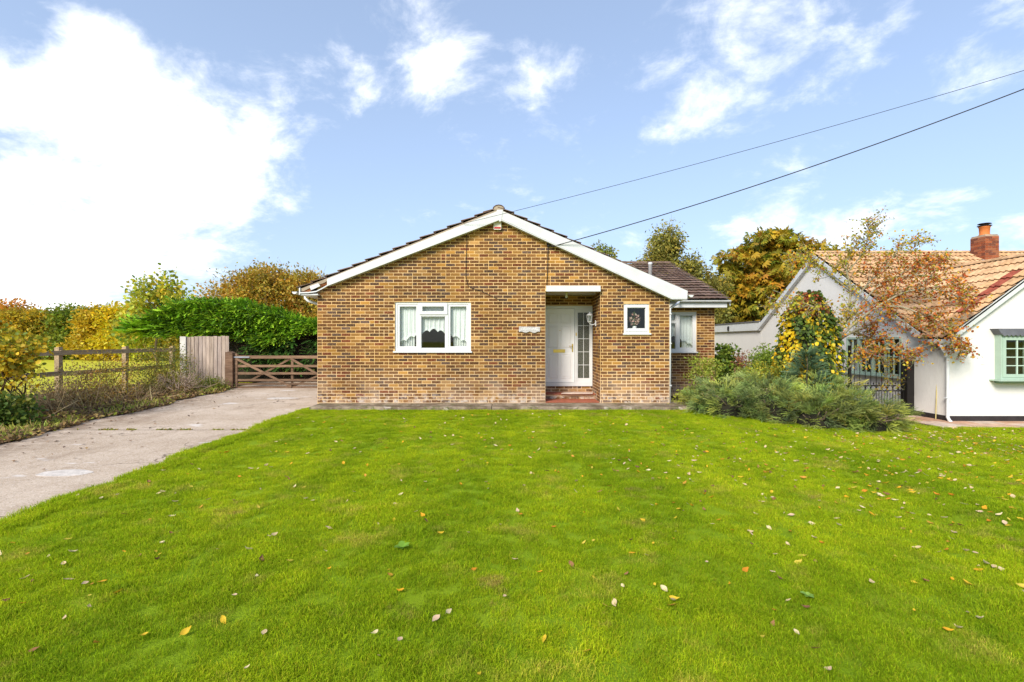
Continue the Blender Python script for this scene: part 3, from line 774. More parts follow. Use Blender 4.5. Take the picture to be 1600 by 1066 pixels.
    def light(parent, x0, x1, z0, z1, y, glass='glass', bead=True):
        """one glazed light: bead and pane"""
        b = MB(); frame_rect(b, x0-.012, x1+.012, z0-.012, z1+.012, y-.012, y+.01, .014); b.build('glazing_bead', MAT['upvc'], parent)
        MB().quad((x0, y+.004, z0), (x1, y+.004, z0), (x1, y+.004, z1), (x0, y+.004, z1)).build('pane', MAT[glass], parent)
    y0 = FY+.03
    x0, x1, z0, z1 = FW
    w = MB(); frame_rect(w, x0, x1, z0+.03, z1, y0, y0+.07, .055, .06)
    ma, mb = X_(655.8, y0), X_(698, y0)
    w.box(ma-.032, ma+.028, y0, y0+.069, z0+.09, z1-.055); w.box(mb-.03, mb+.034, y0, y0+.069, z0+.09, z1-.055)
    zt = Z_(492.3, y0); w.box(ma+.028, mb-.03, y0+.001, y0+.068, zt-.03, zt+.03)
    wo = w.build('window', MAT['upvc'], HOUSE); wo['label'] = 'wide white three-light window with a small opening top light'
    MB().box(x0-.035, x1+.03, FY-.045, y0+.06, z0-.005, z0+.03).build('sill', MAT['upvc'], wo)
    for (xa, xb, za, zb) in ((x0+.055, ma-.032, z0+.09, z1-.055), (mb+.034, x1-.055, z0+.09, z1-.055)):
        s = MB(); frame_rect(s, xa+.001, xb-.001, za+.001, zb-.001, y0+.012, y0+.05, .045); s.build('sash', MAT['upvc'], wo); light(wo, xa+.05, xb-.05, za+.05, zb-.05, y0+.03)
    s = MB(); frame_rect(s, ma-.01, mb+.012, zt+.012, z1-.03, y0-.022, y0-.002, .075); s.build('sash', MAT['upvc'], wo); light(wo, ma+.062, mb-.06, zt+.085, z1-.105, y0+.012)
    light(wo, ma+.04, mb-.042, z0+.105, zt-.045, y0+.03)
    x0, x1, z0, z1 = SWN
    w = MB(); frame_rect(w, x0, x1, z0+.03, z1, y0-.005, y0+.065, .05, .07); so = w.build('window', MAT['upvc'], HOUSE); so['label'] = 'small single-light white window beside the porch'
    s = MB(); frame_rect(s, x0+.035, x1-.035, z0+.08, z1-.035, y0-.022, y0-.006, .05); s.build('sash', MAT['upvc'], so); light(so, x0+.095, x1-.09, z0+.145, z1-.095, y0+.02)
    MB().box(x0-.02, x1+.035, FY-.045, y0+.06, z0-.004, z0+.03).build('sill', MAT['upvc'], so)
    yw = WY+.03; x0, x1, z0, z1 = WW
    w = MB(); frame_rect(w, x0, x1, z0+.03, z1, yw, yw+.07, .055, .07); mm = X_(1058, yw); w.box(mm-.035, mm+.035, yw, yw+.069, z0+.1, z1-.055); zz = Z_(503.5, yw); w.box(x0+.055, mm-.035, yw+.001, yw+.068, zz-.03, zz+.03)
    wo2 = w.build('window', MAT['upvc'], HOUSE); wo2['label'] = 'white window of the set-back wing'
    MB().box(x0-.02, x1+.03, WY-.045, yw+.06, z0-.004, z0+.03).build('sill', MAT['upvc'], wo2)
    s = MB(); frame_rect(s, mm+.036, x1-.056, z0+.101, z1-.056, yw+.012, yw+.05, .04); s.build('sash', MAT['upvc'], wo2); light(wo2, mm+.08, x1-.10, z0+.145, z1-.10, yw+.03)
    light(wo2, x0+.07, mm-.05, z0+.115, zz-.045, yw+.03); light(wo2, x0+.07, mm-.05, zz+.045, z1-.07, yw+.03)
    # front door
    yd = DY-.03
    fx0, fx1 = REC[0]+.003, REC[1]-.01; fz0, fz1 = .402, 2.478
    lx1 = X_(898, yd)
    f = MB(); f.box(fx0, fx0+.055, yd, yd+.08, fz0+.1, fz1-.07); f.box(fx1-.055, fx1, yd, yd+.08, fz0+.1, fz1-.07); f.box(fx0, fx1, yd, yd+.08, fz1-.07, fz1); f.box(fx0, fx1, yd, yd+.08, fz0, fz0+.1)
    f.box(lx1, lx1+.055, yd, yd+.079, fz0+.1, fz1-.07)
    do = f.build('front_door', MAT['upvc'], HOUSE); do['label'] = 'white panelled front door with a glazed side light'
    la, lb, lz0, lz1 = fx0+.06, lx1-.006, fz0+.106, fz1-.076
    lf = MB().box(la, lb, yd+.022, yd+.06, lz0, lz1)
    lf.build('door_leaf', MAT['door'], do)
    W_, H_ = lb-la, lz1-lz0
    def panel(xa, xb, za, zb):
        b = MB(); xa, xb, za, zb = la+xa*W_, la+xb*W_, lz0+za*H_, lz0+zb*H_
        def ring(o_, i_, ya, yb):
            p = [(xa+o_, za+o_), (xb-o_, za+o_), (xb-o_, zb-o_), (xa+o_, zb-o_)]; q = [(xa+i_, za+i_), (xb-i_, za+i_), (xb-i_, zb-i_), (xa+i_, zb-i_)]
            for i in range(4):
                j = (i+1) % 4; b.quad((p[i][0], ya, p[i][1]), (p[j][0], ya, p[j][1]), (q[j][0], yb, q[j][1]), (q[i][0], yb, q[i][1]))
        yf = yd+.0218
        ring(0, .012, yf, yf-.009); ring(.012, .024, yf-.009, yf-.001); ring(.024, .05, yf-.001, yf-.007)
        b.quad((xa+.05, yf-.007, za+.05), (xb-.05, yf-.007, za+.05), (xb-.05, yf-.007, zb-.05), (xa+.05, yf-.007, zb-.05))
        b.build('door_panel', MAT['door'], do)
    for (xa, xb) in ((.10, .45), (.53, .88)):
        panel(xa, xb, .80, .945); panel(xa, xb, .47, .765); panel(xa, xb, .05, .385)
    MB().box(X_(864.5, yd), X_(883, yd), yd+.008, yd+.021, Z_(551, yd), Z_(546, yd)).build('letter_plate', MAT['brass'], do)
    hx = X_(894.6, yd); 
    MB().box(hx-.016, hx+.016, yd+.01, yd+.021, Z_(550, yd), Z_(537.5, yd)).build('handle_plate', MAT['brass'], do)
    MB().tube([(hx, yd+.01, Z_(541, yd)), (hx, yd-.035, Z_(541, yd)), (hx-.09, yd-.04, Z_(541, yd))], .009, 8).build('door_handle', MAT['brass'], do, True)
    MB().lathe([(.0, 0), (.012, 0), (.012, .012), (.0, .012)], 0, 0, 10).build('spy_hole', MAT['brass'], do)
    sp_ = [o for o in COL.objects if o.name == 'spy_hole'][0]; sp_.matrix_parent_inverse = Matrix(); sp_.location = (X_(875, yd), yd+.021, Z_(516.5, yd)); sp_.rotation_euler = (R(90), 0, 0)
    MB().box(X_(899.5, yd), X_(901, yd), yd-.008, yd, Z_(525, yd), Z_(520, yd)).build('bell_push', MAT['brass'], do)
    gx0, gx1, gz0, gz1 = X_(903, yd), X_(921, yd), Z_(591, yd), Z_(488.5, yd)
    sl = MB(); frame_rect(sl, lx1+.056, fx1-.056, fz0+.101, fz1-.071, yd+.012, yd+.06, .02); 
    sl.box(lx1+.076, gx0, yd+.013, yd+.059, fz0+.12, fz1-.09); sl.box(gx1, fx1-.076, yd+.013, yd+.059, fz0+.12, fz1-.09); sl.box(gx0, gx1, yd+.013, yd+.059, gz1, fz1-.091); sl.box(gx0, gx1, yd+.013, yd+.059, fz0+.121, gz0)
    sl.build('side_light', MAT['upvc'], do)
    for i in range(2):
        for j in range(5):
            xa = gx0+(gx1-gx0)*i/2+.006; xb = gx0+(gx1-gx0)*(i+1)/2-.006; za = gz0+(gz1-gz0)*j/5+.006; zb = gz0+(gz1-gz0)*(j+1)/5-.006
            MB().quad((xa, yd+.035, za), (xb, yd+.035, za), (xb, yd+.035, zb), (xa, yd+.035, zb)).build('pane', MAT['obscure'], do)
    b = MB().box((gx0+gx1)/2-.006, (gx0+gx1)/2+.006, yd+.02, yd+.05, gz0, gz1)
    for j in range(1, 5): z = gz0+(gz1-gz0)*j/5; b.box(gx0, gx1, yd+.021, yd+.049, z-.006, z+.006)
    b.build('glazing_bar', MAT['upvc'], do)
    return FW, SWN, WW
# plain brick for the walls out of sight of the street: coursed by a brick texture
m = newmat('side_brick'); t = NT(m)
bt = t.N('ShaderNodeTexBrick'); mp = t.N('ShaderNodeMapping'); t.L(t.P(), mp.inputs[0]); mp.inputs[2].default_value = (R(90), 0, R(90))
t.L(mp.outputs[0], bt.inputs[0]); bt.inputs['Color1'].default_value = (.15, .07, .03, 1); bt.inputs['Color2'].default_value = (.30, .16, .05, 1); bt.inputs['Mortar'].default_value = (.6, .38, .15, 1)
bt.inputs['Scale'].default_value = 1; bt.inputs['Brick Width'].default_value = .225; bt.inputs['Row Height'].default_value = .075; bt.inputs['Mortar Size'].default_value = .006
t.out(t.bsdf(bt.outputs[0], .9, .1)); MAT['brickface'] = m
FW, SWN, WW = build_bungalow()

# ------------------------------------------------------------------ things on the bungalow
def curtain(name, label, x0, x1, y, zt, zb, arch, swag, nx=120, nz=26):
    """net curtain: folds, and a scalloped hem that rises to the middle"""
    v = []; f = []
    for i in range(nx+1):
        s = i/nx; x = x0+(x1-x0)*s; e = abs(2*s-1)
        hem = zb+(arch)*(1-e**1.4)+swag*abs(math.sin(s*math.pi*9.0))*.9
        for j in range(nz+1):
            t_ = j/nz; z = zt+(hem-zt)*t_
            yy = y+.013*math.sin(s*math.pi*34+.6*math.sin(s*17))*(.35+.65*t_)+.007*math.sin(s*math.pi*61+t_*1.5)
            if t_ > .93: yy -= .015
            v.append((x+.004*math.sin(t_*5+s*40), yy, z))
    for i in range(nx):
        for j in range(nz):
            a = i*(nz+1)+j; f.append((a, a+1, a+nz+2, a+nz+1))
    me = bpy.data.meshes.new(name); me.from_pydata(v, [], f)
    return tag(link(name, me, MAT['lace'], None, True), label, 'curtain')
curtain('lace_curtain', 'white lace net curtain with scalloped hem in the wide front window', FW[0]+.06, FW[1]-.06, FY+.145, FW[3]-.03, FW[2]+.17, .33, .07)
def side_net(x0, x1, y, zt, zb, label):
    v = []; f = []; n = 40
    for i in range(n+1):
        x = x0+(x1-x0)*i/n; yy = y+.02*math.sin(i*.95)+.008*math.sin(i*2.3); v += [(x, yy, zt), (x, yy, zb)]
    for i in range(n): f.append((2*i, 2*i+1, 2*i+3, 2*i+2))
    me = bpy.data.meshes.new('net_panel'); me.from_pydata(v, [], f); tag(link('net_panel', me, MAT['lace'], None, True), label, 'curtain')
side_net(FW[0]+.07, FW[0]+.44, FY+.20, FW[3]-.03, FW[2]+.08, 'plain pale net panel behind the lace at the left of the front window')
side_net(FW[1]-.43, FW[1]-.07, FY+.20, FW[3]-.03, FW[2]+.08, 'plain pale net panel behind the lace at the right of the front window')
curtain('lace_curtain', 'white lace net curtain in the window of the set-back wing', WW[0]+.06, WW[1]-.06, WY+.145, WW[3]-.03, WW[2]+.15, .30, .07)
side_net(WW[1]-.36, WW[1]-.07, WY+.20, WW[3]-.03, WW[2]+.08, 'plain net panel hanging in the set-back wing window')

def small_things():
    # alarm box under the apex
    c = P(777.3, 352, FY); a = thing('alarm_box', 'cream alarm box with a red strip under the gable apex', 'alarm box', (c.x, FY, Z_(359.5, FY)))
    x0, x1, z0, z1 = X_(771.5, FY), X_(783.3, FY), Z_(360, FY), Z_(343, FY)
    MB().prism([(x0+.008, z0), (x1-.008, z0), (x1, z0+.02), (x1, z1-.01), (x1-.01, z1), (x0+.01, z1), (x0, z1-.01), (x0, z0+.02)], FY-.075, FY-.008).build('casing', MAT['cream'], a)
    MB().box(x0+.012, x1-.012, FY-.083, FY-.076, z0+.022, z0+.062).build('strobe', MAT['red'], a)
    # name plate
    c = P(827, 515, FY); a = thing('name_plate', 'weathered grey wooden house name plate screwed to the brick wall', 'sign', (c.x, FY, Z_(519, FY)))
    x0, x1, z0, z1 = X_(811, FY-.03), X_(843.5, FY-.03), Z_(519, FY-.03), Z_(510.3, FY-.03)
    pts = [(x0, z1), (x0-.003, z0+.02)]+[(x0+(x1-x0)*i/12, z0+.016*math.sin(i*1.25)-.006*(6 < i < 10)) for i in range(13)]+[(x1+.003, z1-.01)]
    MB().prism(pts[::-1], FY-.035, FY-.01).build('board', MAT['plate'], a)
    cu = bpy.data.curves.new('lettering', 'FONT'); cu.body = 'GRAYLAN'; cu.size = .088; cu.extrude = .003; cu.align_x = 'CENTER'; cu.align_y = 'CENTER'
    tmp = bpy.data.objects.new('lettering_source', cu); COL.objects.link(tmp); bpy.context.view_layer.update()
    me = bpy.data.meshes.new_from_object(tmp); bpy.data.objects.remove(tmp)
    me.materials.clear(); o = link('lettering', me, MAT['plateletter'], a); o.matrix_parent_inverse = Matrix()
    o.location = (0.0, -.038, (z0+z1)/2-Z_(519, FY)+.002); o.rotation_euler = (R(90), 0, 0)
    # carriage lantern on the porch return
    L = P(924.5, 497, 12.72); a = thing('wall_lantern', 'white carriage lantern on a bracket inside the porch', 'lamp', (REC[1], 12.72, L.z-.2))
    lx, ly, lz = REC[1]-.16, 12.72, L.z
    MB().lathe([(.035, lz-.115), (.05, lz-.10), (.052, lz-.09)], lx, ly, 6).build('base', MAT['upvc'], a)
    b = MB()
    for k in range(6):
        q = math.pi/3*k; b.tube([(lx+.05*math.cos(q), ly+.05*math.sin(q), lz-.09), (lx+.072*math.cos(q), ly+.072*math.sin(q), lz+.06)], .006, 5)
    b.build('cage', MAT['upvc'], a)
    MB().lathe([(.046, lz-.09), (.066, lz+.058)], lx, ly, 6).build('pane', MAT['glass'], a)
    MB().lathe([(.088, lz+.06), (.08, lz+.072), (.045, lz+.11), (.02, lz+.125), (.014, lz+.15), (.004, lz+.165)], lx, ly, 12).build('cap', MAT['upvc'], a, True)
    MB().tube([(lx, ly, lz-.10), (lx, ly, lz-.14), (lx+.03, ly, lz-.17), (lx+.09, ly, lz-.165), (REC[1]-.02, ly, lz-.14)], .011, 8).build('bracket_arm', MAT['upvc'], a, True)
    MB().prism([(ly-.045, lz-.20), (ly+.045, lz-.20), (ly+.05, lz-.12), (ly, lz-.06), (ly-.05, lz-.12)], REC[1]-.025, REC[1]-.007, 'x').build('wall_plate', MAT['upvc'], a)
    # porch bulkhead lamp holder
    c = P(885, 458, 12.6); a = MB().lathe([(.045, 2.752), (.045, 2.735), (.02, 2.73), (.02, 2.70), (.032, 2.68), (.032, 2.64), (.015, 2.62)], 0, 0, 12).build('ceiling_lamp', MAT['upvc'], None, True, loc=(X_(885, 12.5), 12.5, 0))
    tag(a, 'small white bulb holder under the porch ceiling', 'lamp')
    # dried flowers on the small window's ledge
    a = thing('flower_vase', 'pale pink flower arrangement standing behind the small window', 'flowers', ((SWN[0]+SWN[1])/2, FY+.2, SWN[2]+.06))
    cx, cy, zb = (SWN[0]+SWN[1])/2, FY+.2, SWN[2]+.04
    MB().lathe([(.05, zb), (.07, zb+.06), (.05, zb+.14), (.06, zb+.16)], cx, cy, 10).build('vase', MAT['upvc'], a, True)
    b = MB(); s = MB()
    for i in range(44):
        h = random.uniform(.15, .42); q = Vector((cx+random.uniform(-.17, .16)*(.4+h), cy+random.uniform(-.06, .05), zb+h+.05))
        s.tube([(cx, cy, zb+.1), ((cx+q.x)/2, cy, zb+.1+h*.6), q], .003, 4, (.10, .16, .04))
        for k in range(5):
            d = Vector((random.gauss(0, 1), random.gauss(0, 1), random.gauss(0, 1))).normalized()*random.uniform(.025, .045); e = d.cross(Vector((.3, .2, 1))).normalized()*.028
            b.quad(q-d*.2-e*.3, q+d*.6-e, q+d*1.4, q+d*.6+e, random.choice([(.70, .46, .40), (.66, .55, .45), (.62, .36, .34), (.12, .16, .05)]))
    b.build('petals', MAT['leaf'], a); s.build('stems', MAT['leaf'], a)
    # cables on the wall and the two overhead lines
    w = lambda px_, py_: Vector((X_(px_, FY), FY-.016, Z_(py_, FY)))
    tag(MB().tube([w(724, 362), w(729, 364), w(729.5, 380), w(728.5, 405), w(728, 432), w(731, 446), w(738, 451), w(752, 455), w(775, 466), w(781, 469)], .0055, 5).build('wall_cable', MAT['cable'], None, True), 'thin brown cable running down the brick left of the gable middle', 'cable')
    tag(MB().tube([w(856.5, 381), w(856, 395), w(855.5, 425), w(854.3, 445.5)], .009, 6).build('wall_cable', MAT['cable'], None, True), 'black cable dropping from the wall bracket to the porch canopy', 'cable')
    br = MB().box(X_(854.5, FY), X_(858.5, FY), FY-.05, FY-.008, Z_(386, FY), Z_(379, FY)); br.tube([w(858, 384), Vector((X_(864, FY), FY-.14, Z_(385, FY-.14)))], .014, 6)
    tag(br.build('cable_bracket', MAT['cable'], None), 'dark bracket that anchors the lower overhead cable to the gable', 'bracket')
    def wire(name, label, a, b_, sag, r):
        pts = []
        for i in range(41):
            s = i/40; p = a.lerp(b_, s); p.z -= sag*4*s*(1-s); pts.append(p)
        tag(MB().tube(pts, r, 6).build(name, MAT['cable'], None, True), label, 'wire')
    a = Vector((X_(864, FY-.14), FY-.14, Z_(385, FY-.14))); e = P(2150, -88, 8.2)
    wire('overhead_wire', 'thick black overhead cable, the lower of the two lines', a, e, .33, .0105)
    a = P(724, 349.5, FY-.2); e = P(2150, -60, 8.2)
    wire('overhead_wire', 'thin grey overhead line, the upper of the two, running past the gable apex', a, e, .17, .005)
m = newmat('plate_wood'); t = NT(m)
c = t.mix(t.ramp(t.noise(40, 4, .7, (.3, 1, 2)), .35, .65), (.36, .33, .31), (.60, .57, .55)); t.out(t.bsdf(c, .8, .1)); MAT['plate'] = m
MAT['plateletter'] = mat_plain('plate_lettering', (.74, .74, .72), .6, .05, 9)
small_things()
# ------------------------------------------------------------------ the white house next door
NX = 10.05; NY = 11.82                       # corner of its front wing
NZ0 = -.30
MRY, MRZ, MSL = 16.93, 4.49, .602            # main ridge (runs along x), slope
WGX, WGZ, WGS = 12.60, 3.66, .75             # wing ridge (runs along y), slope
def nmain(y): return MRZ-MSL*abs(MRY-y)
def nwing(x): return WGZ-WGS*abs(x-WGX)
NH = thing('white_house', 'white rendered house with buff pantile roof and sage green windows', 'house', (12.6, 14, NZ0))
def build_neighbour():
    XE = 21.0
    BW = (X_(1554, NY), 14.06, .69, 1.715)           # bay window opening on the wing gable
    top = [(NX, nwing(NX)-.10), (WGX, WGZ-.10), (2*WGX-NX, nwing(NX)-.10)]
    wall_with_holes('wall', NX, 2*WGX-NX, NZ0+.14, 3, [BW], NY, NY+.3, top, NH, MAT['render'])
    # long side wall with the gable end of the main roof, one plane; window opening cut in it
    SWY0, SWY1, SWZ0, SWZ1 = 13.20, 15.35, .64, 1.68
    b = MB()
    yl, yr = NY+.301, 20.6
    def tz(y): return max(nwing(NX)-.10, nmain(y)-.10) if y < MRY else nmain(y)-.10
    ysp = [yl, 12.5, SWY0, SWY1, MRY, yr]
    for a, c in zip(ysp, ysp[1:]):
        if (a, c) == (SWY0, SWY1):
            b.prism([(a, NZ0+.14), (c, NZ0+.14), (c, SWZ0), (a, SWZ0)], NX, NX+.3, 'x'); b.prism([(a, SWZ1), (c, SWZ1), (c, tz(c)), (a, tz(a))], NX, NX+.3, 'x')
        else: b.prism([(a, NZ0+.14), (c, NZ0+.14), (c, tz(c)), (a, tz(a))], NX, NX+.3, 'x')
    b.build('wall', MAT['render'], NH)
    MB().box(NX+.3, XE, 20.3, 20.6, NZ0, 2.2).build('wall', MAT['render'], NH)
    MB().box(2*WGX-NX-.3, 2*WGX-NX, NY+.301, 12.9, NZ0, 1.75).build('wall', MAT['render'], NH)
    MB().box(2*WGX-NX, XE, 12.6, 12.9, NZ0, 1.75).build('wall', MAT['render'], NH)
    # rear flat-roofed extension
    ex = MB().box(NX-.002, 15, 20.61, 25.6, NZ0, 2.28).build('extension', MAT['render'], NH)
    MB().box(NX-.10, 15.1, 20.62, 25.7, 2.0, 2.34).build('fascia', MAT['paint'], ex)
    MB().box(NX-.13, 15.2, 20.60, 25.8, 2.343, 2.385).build('roof_edge', MAT['lead'], ex)
    # plinth
    MB().box(NX-.012, 2*WGX-NX+.01, NY-.012, NY+.28, NZ0-.05, NZ0+.14).build('plinth', MAT['plinth'], NH)
    MB().box(NX-.012, NX+.28, NY+.281, 25.5, NZ0-.05, NZ0+.14).build('plinth', MAT['plinth'], NH)
    # dark rooms behind the windows
    b = MB()
    for (xa, xb, ya, yb, za, zb) in ((BW[0]-.3, BW[1]+.3, NY+.31, NY+2.2, 0, 2.1), (NX+.31, NX+2.2, 13.0, 15.6, 0, 2.1)):
        c = [(xa, ya), (xb, ya), (xb, yb), (xa, yb)]
        for i in range(4):
            if ((i == 0) and xa > NX+1) or ((i == 3) and xa < NX+1): continue
            p, q = c[i], c[(i+1) % 4]; b.quad((*p, za), (*q, za), (*q, zb), (*p, zb))
        b.quad((xa, ya, zb), (xb, ya, zb), (xb, yb, zb), (xa, yb, zb)); b.quad((xa, ya, za), (xb, ya, za), (xb, yb, za), (xa, yb, za))
    b.build('room_lining', MAT['dark'], NH)
    # ---- roofs: boards, then pantiles
    rm = MB().prism([(12.42, nmain(12.42)-.09), (MRY, MRZ-.09), (2*MRY-13.1, nmain(13.1)-.09), (2*MRY-13.1, nmain(13.1)-.05), (MRY, MRZ-.05), (12.42, nmain(12.42)-.05)], NX-.10, XE, 'x')
    rmo = rm.build('roof', MAT['dark'], NH)
    rw = MB(); xe = NX-.14; ze = nwing(xe)
    for sg in (-1, 1):                        # each slope ends in the valley where it meets the main roof
        q = [(WGX+sg*(WGX-xe), NY-.10, ze), (WGX+sg*(WGX-xe), 12.42, ze), (WGX, 15.52, WGZ), (WGX, NY-.10, WGZ)]
        n_ = len(rw.v); rw.v += [(x, y, z-.05) for x, y, z in q]+[(x, y, z-.09) for x, y, z in q]
        for f_ in ((0, 1, 2, 3), (7, 6, 5, 4), (0, 4, 5, 1), (1, 5, 6, 2), (2, 6, 7, 3), (3, 7, 4, 0)): rw.f.append(tuple(n_+i for i in f_)); rw.c.append(None)
    rwo = rw.build('roof', MAT['dark'], NH)
    cols = [(.52, .325, .175), (.57, .36, .20), (.48, .295, .155), (.55, .345, .175), (.58, .385, .22)]
    def pant(c, L=.42, w=.30, th=.018):
        b = MB(); n = 8
        prof = [0, .022, .034, .022, .0, .0, .022, .034, .010]  # two rolls across
        prof = [.004+.036*max(0, math.sin(2*math.pi*(2*i/n)-.5)) for i in range(n+1)]
        for i in range(n):
            y0, y1 = -w/2+w*i/n, -w/2+w*(i+1)/n; a, d = prof[i], prof[i+1]
            b.quad((0, y0, a), (L, y0, a), (L, y1, d), (0, y1, d), c)
            b.quad((L, y0, a-th), (L, y1, d-th), (L, y1, d), (L, y0, a), c)
        return b.mesh('tile')
    TM = [pant(c) for c in cols]; RED = pant((.27, .07, .045))
    for m_ in TM+[RED]: m_.materials.append(MAT['pantile'])
    G = .335; items = []
    ang = math.atan(MSL); length = (MRY-12.0)/math.cos(ang)
    for k in range(int(length/G)+1):
        L0 = max(length-k*G-.42, -.03); y = MRY-L0*math.cos(ang); z = MRZ-L0*math.sin(ang); tl = ang-.11
        rot = Matrix(((0, 1, 0), (-math.cos(tl), 0, -math.sin(tl)), (-math.sin(tl), 0, math.cos(tl)))).to_4x4()
        for c in range(int((XE-NX)/.3)):
            x = NX-.10+.15+.3*c; ym = y-.2*math.cos(ang)
            if nmain(ym) < nwing(x)-.14 and ym < 15.6: continue
            items.append((random.choice(TM), Matrix.Translation((x, y, z)) @ rot, 'm'))
    ang = math.atan(WGS); length = (WGX-(NX-.18))/math.cos(ang)
    for side in (-1, 1):
        for k in range(int(length/G)+1):
            L0 = max(length-k*G-.42, -.03); x = WGX+side*L0*math.cos(ang); z = WGZ-L0*math.sin(ang); tl = ang-.11
            rot = Matrix(((side*math.cos(tl), 0, side*math.sin(tl)), (0, side, 0), (-math.sin(tl), 0, math.cos(tl)))).to_4x4()
            for c in range(13):
                y = NY-.12+.15+.3*c; xm = x+side*.2*math.cos(ang)
                if nwing(xm) < nmain(y)-.14: continue
                me = RED if (side < 0 and c in (1,) and 2.1 < z < 9 and k < 8 and k > 2) else random.choice(TM)
                items.append((me, Matrix.Translation((x, y, z)) @ rot, 'w' if side < 0 else 'r'))
    def dist(it): p = it[1].translation; return (p.x**2+p.y**2) if it[2] != 'r' and p.x < p.y*1.02 else 1e6+p.x**2
    items.sort(key=dist)
    for me, M_, w in items[:300]:
        o = bpy.data.objects.new('tile', me); COL.objects.link(o); o.parent = rwo if w == 'w' else rmo; o.matrix_basis = M_ @ Matrix.Translation((random.uniform(-.005, .005), 0, random.uniform(0, .004)))
    joined([(a, b_) for a, b_, c in items[300:]], 'tile_courses', MAT['pantile'], rmo)
    def rtile(p, rz, parent, r=.13, L=.45):
        o = bpy.data.objects.new('ridge_tile', RT[random.randrange(3)]); COL.objects.link(o); o.parent = parent; o.location = p; o.rotation_euler = (0, 0, rz)
    RT = []
    for c in cols[:3]:
        b = MB(); n = 6; r = .13; L = .445
        for i in range(n):
            a0, a1 = math.pi*(.06+.88*i/n), math.pi*(.06+.88*(i+1)/n); p0, p1 = (r*math.cos(a0), r*.75*math.sin(a0)), (r*math.cos(a1), r*.75*math.sin(a1))
            b.quad((p0[0], 0, p0[1]), (p1[0], 0, p1[1]), (p1[0], L, p1[1]), (p0[0], L, p0[1]), c)
            b.quad((p0[0], 0, p0[1]), (p0[0]*.8, 0, p0[1]*.8), (p1[0]*.8, 0, p1[1]*.8), (p1[0], 0, p1[1]), c)
        me = b.mesh('ridge_tile'); me.materials.append(MAT['pantile']); RT.append(me)
    for i in range(24): rtile((NX-.08+.45*(i+1), MRY, MRZ-.03+random.uniform(0, .006)), R(90), rmo)
    for i in range(9): rtile((WGX, NY-.12+.45*i, WGZ-.03+random.uniform(0, .006)), 0, rwo)
    # lower rear slope
    rb = MB(); 
    # bargeboards
    def barge_y(x0, x1, z0, z1, y):    # in a plane facing -y
        return MB().prism([(x0, z0-.2), (x1, z1-.2), (x1, z1-.03), (x0, z0-.03)], y, y+.025).build('bargeboard', MAT['paint'], NH)
    barge_y(NX-.16, WGX, nwing(NX-.16), WGZ, NY-.10); barge_y(WGX+.001, 2*WGX-NX+.16, WGZ, nwing(NX-.16), NY-.10)
    MB().prism([(12.3, nmain(12.3)-.2), (MRY, MRZ-.22), (MRY, MRZ-.04), (12.3, nmain(12.3)-.04)], NX-.125, NX-.10, 'x').build('bargeboard', MAT['paint'], NH)
    MB().prism([(MRY+.001, MRZ-.22), (20.7, nmain(20.7)-.22), (20.7, nmain(20.7)-.04), (MRY+.001, MRZ-.04)], NX-.125, NX-.10, 'x').build('bargeboard', MAT['paint'], NH)
    MB().prism([(12.3, nmain(12.3)-.215), (MRY, MRZ-.235), (20.7, nmain(20.7)-.235), (20.7, nmain(20.7)-.222), (MRY, MRZ-.222), (12.3, nmain(12.3)-.202)], NX-.10, NX-.001, 'x').build('verge_soffit', MAT['paint'], NH)
    # gutter and downpipe at the corner
    g = MB(); gx, gzc = NX-.16, nwing(NX-.14)-.08
    g.tube([(gx, NY-.11, gzc), (gx, 12.4, gzc)], .055, 10).build('gutter', MAT['paint'], NH, True)
    px_ = X_(1480.5, NY-.05)
    MB().tube([(gx, NY-.02, gzc-.04), (gx, NY-.02, gzc-.12), (px_-.02, NY-.055, gzc-.3), (px_, NY-.055, gzc-.4), (px_, NY-.055, NZ0+.12), (px_, NY-.10, NZ0+.05), (px_, NY-.15, NZ0+.02)], .036, 10).build('downpipe', MAT['paint'], NH, True)
    for z in (.25, 1.2): MB().box(px_-.06, px_+.05, NY-.09, NY-.001, z, z+.02).build('pipe_clip', MAT['paint'], NH)
    # chimney
    cx0, cx1, cy0, cy1, cz1 = 15.02, 15.46, 16.25, 16.78, 4.93
    ch = MB().box(cx0+.004, cx1-.004, cy0+.004, cy1-.004, 3.6, cz1).build('chimney', MAT['mortar2'], NH)
    ccol = [(.27, .075, .032), (.33, .095, .04), (.22, .06, .03), (.30, .11, .055), (.16, .055, .035)]
    CB = {}
    z = 4.0; k = 0
    while z < cz1-.03:
        for (a0, a1, fn) in ((cx0, cx1, 'f'), (cy0, cy1, 'l'), (cx0, cx1, 'b'), (cy0, cy1, 'r')):
            segs = [a0, (a0+a1)/2, a1] if k % 2 else [a0, a0+(a1-a0)*.25, a0+(a1-a0)*.75, a1]
            for p, q in zip(segs, segs[1:]):
                c = random.choice(ccol); b = MB(); j = .005
                if fn == 'f': b.box(p+j, q-j, cy0-.004, cy0+.03, z+j, z+.07, c)
                elif fn == 'b': b.box(p+j, q-j, cy1-.03, cy1+.004, z+j, z+.07, c)
                elif fn == 'l': b.box(cx0-.004, cx0+.03, p+j, q-j, z+j, z+.07, c)
                else: b.box(cx1-.03, cx1+.004, p+j, q-j, z+j, z+.07, c)
                b.build('brick', MAT['brick2'], ch)
        z += .075; k += 1
    mx, my = (cx0+cx1)/2, (cy0+cy1)/2
    MB().prism([(cx0+.02, cy0+.02), (cx1-.02, cy0+.02), (cx1-.02, cy1-.02), (cx0+.02, cy1-.02)], cz1, cz1+.035, 'z').build('flaunching', MAT['bedding'], ch)
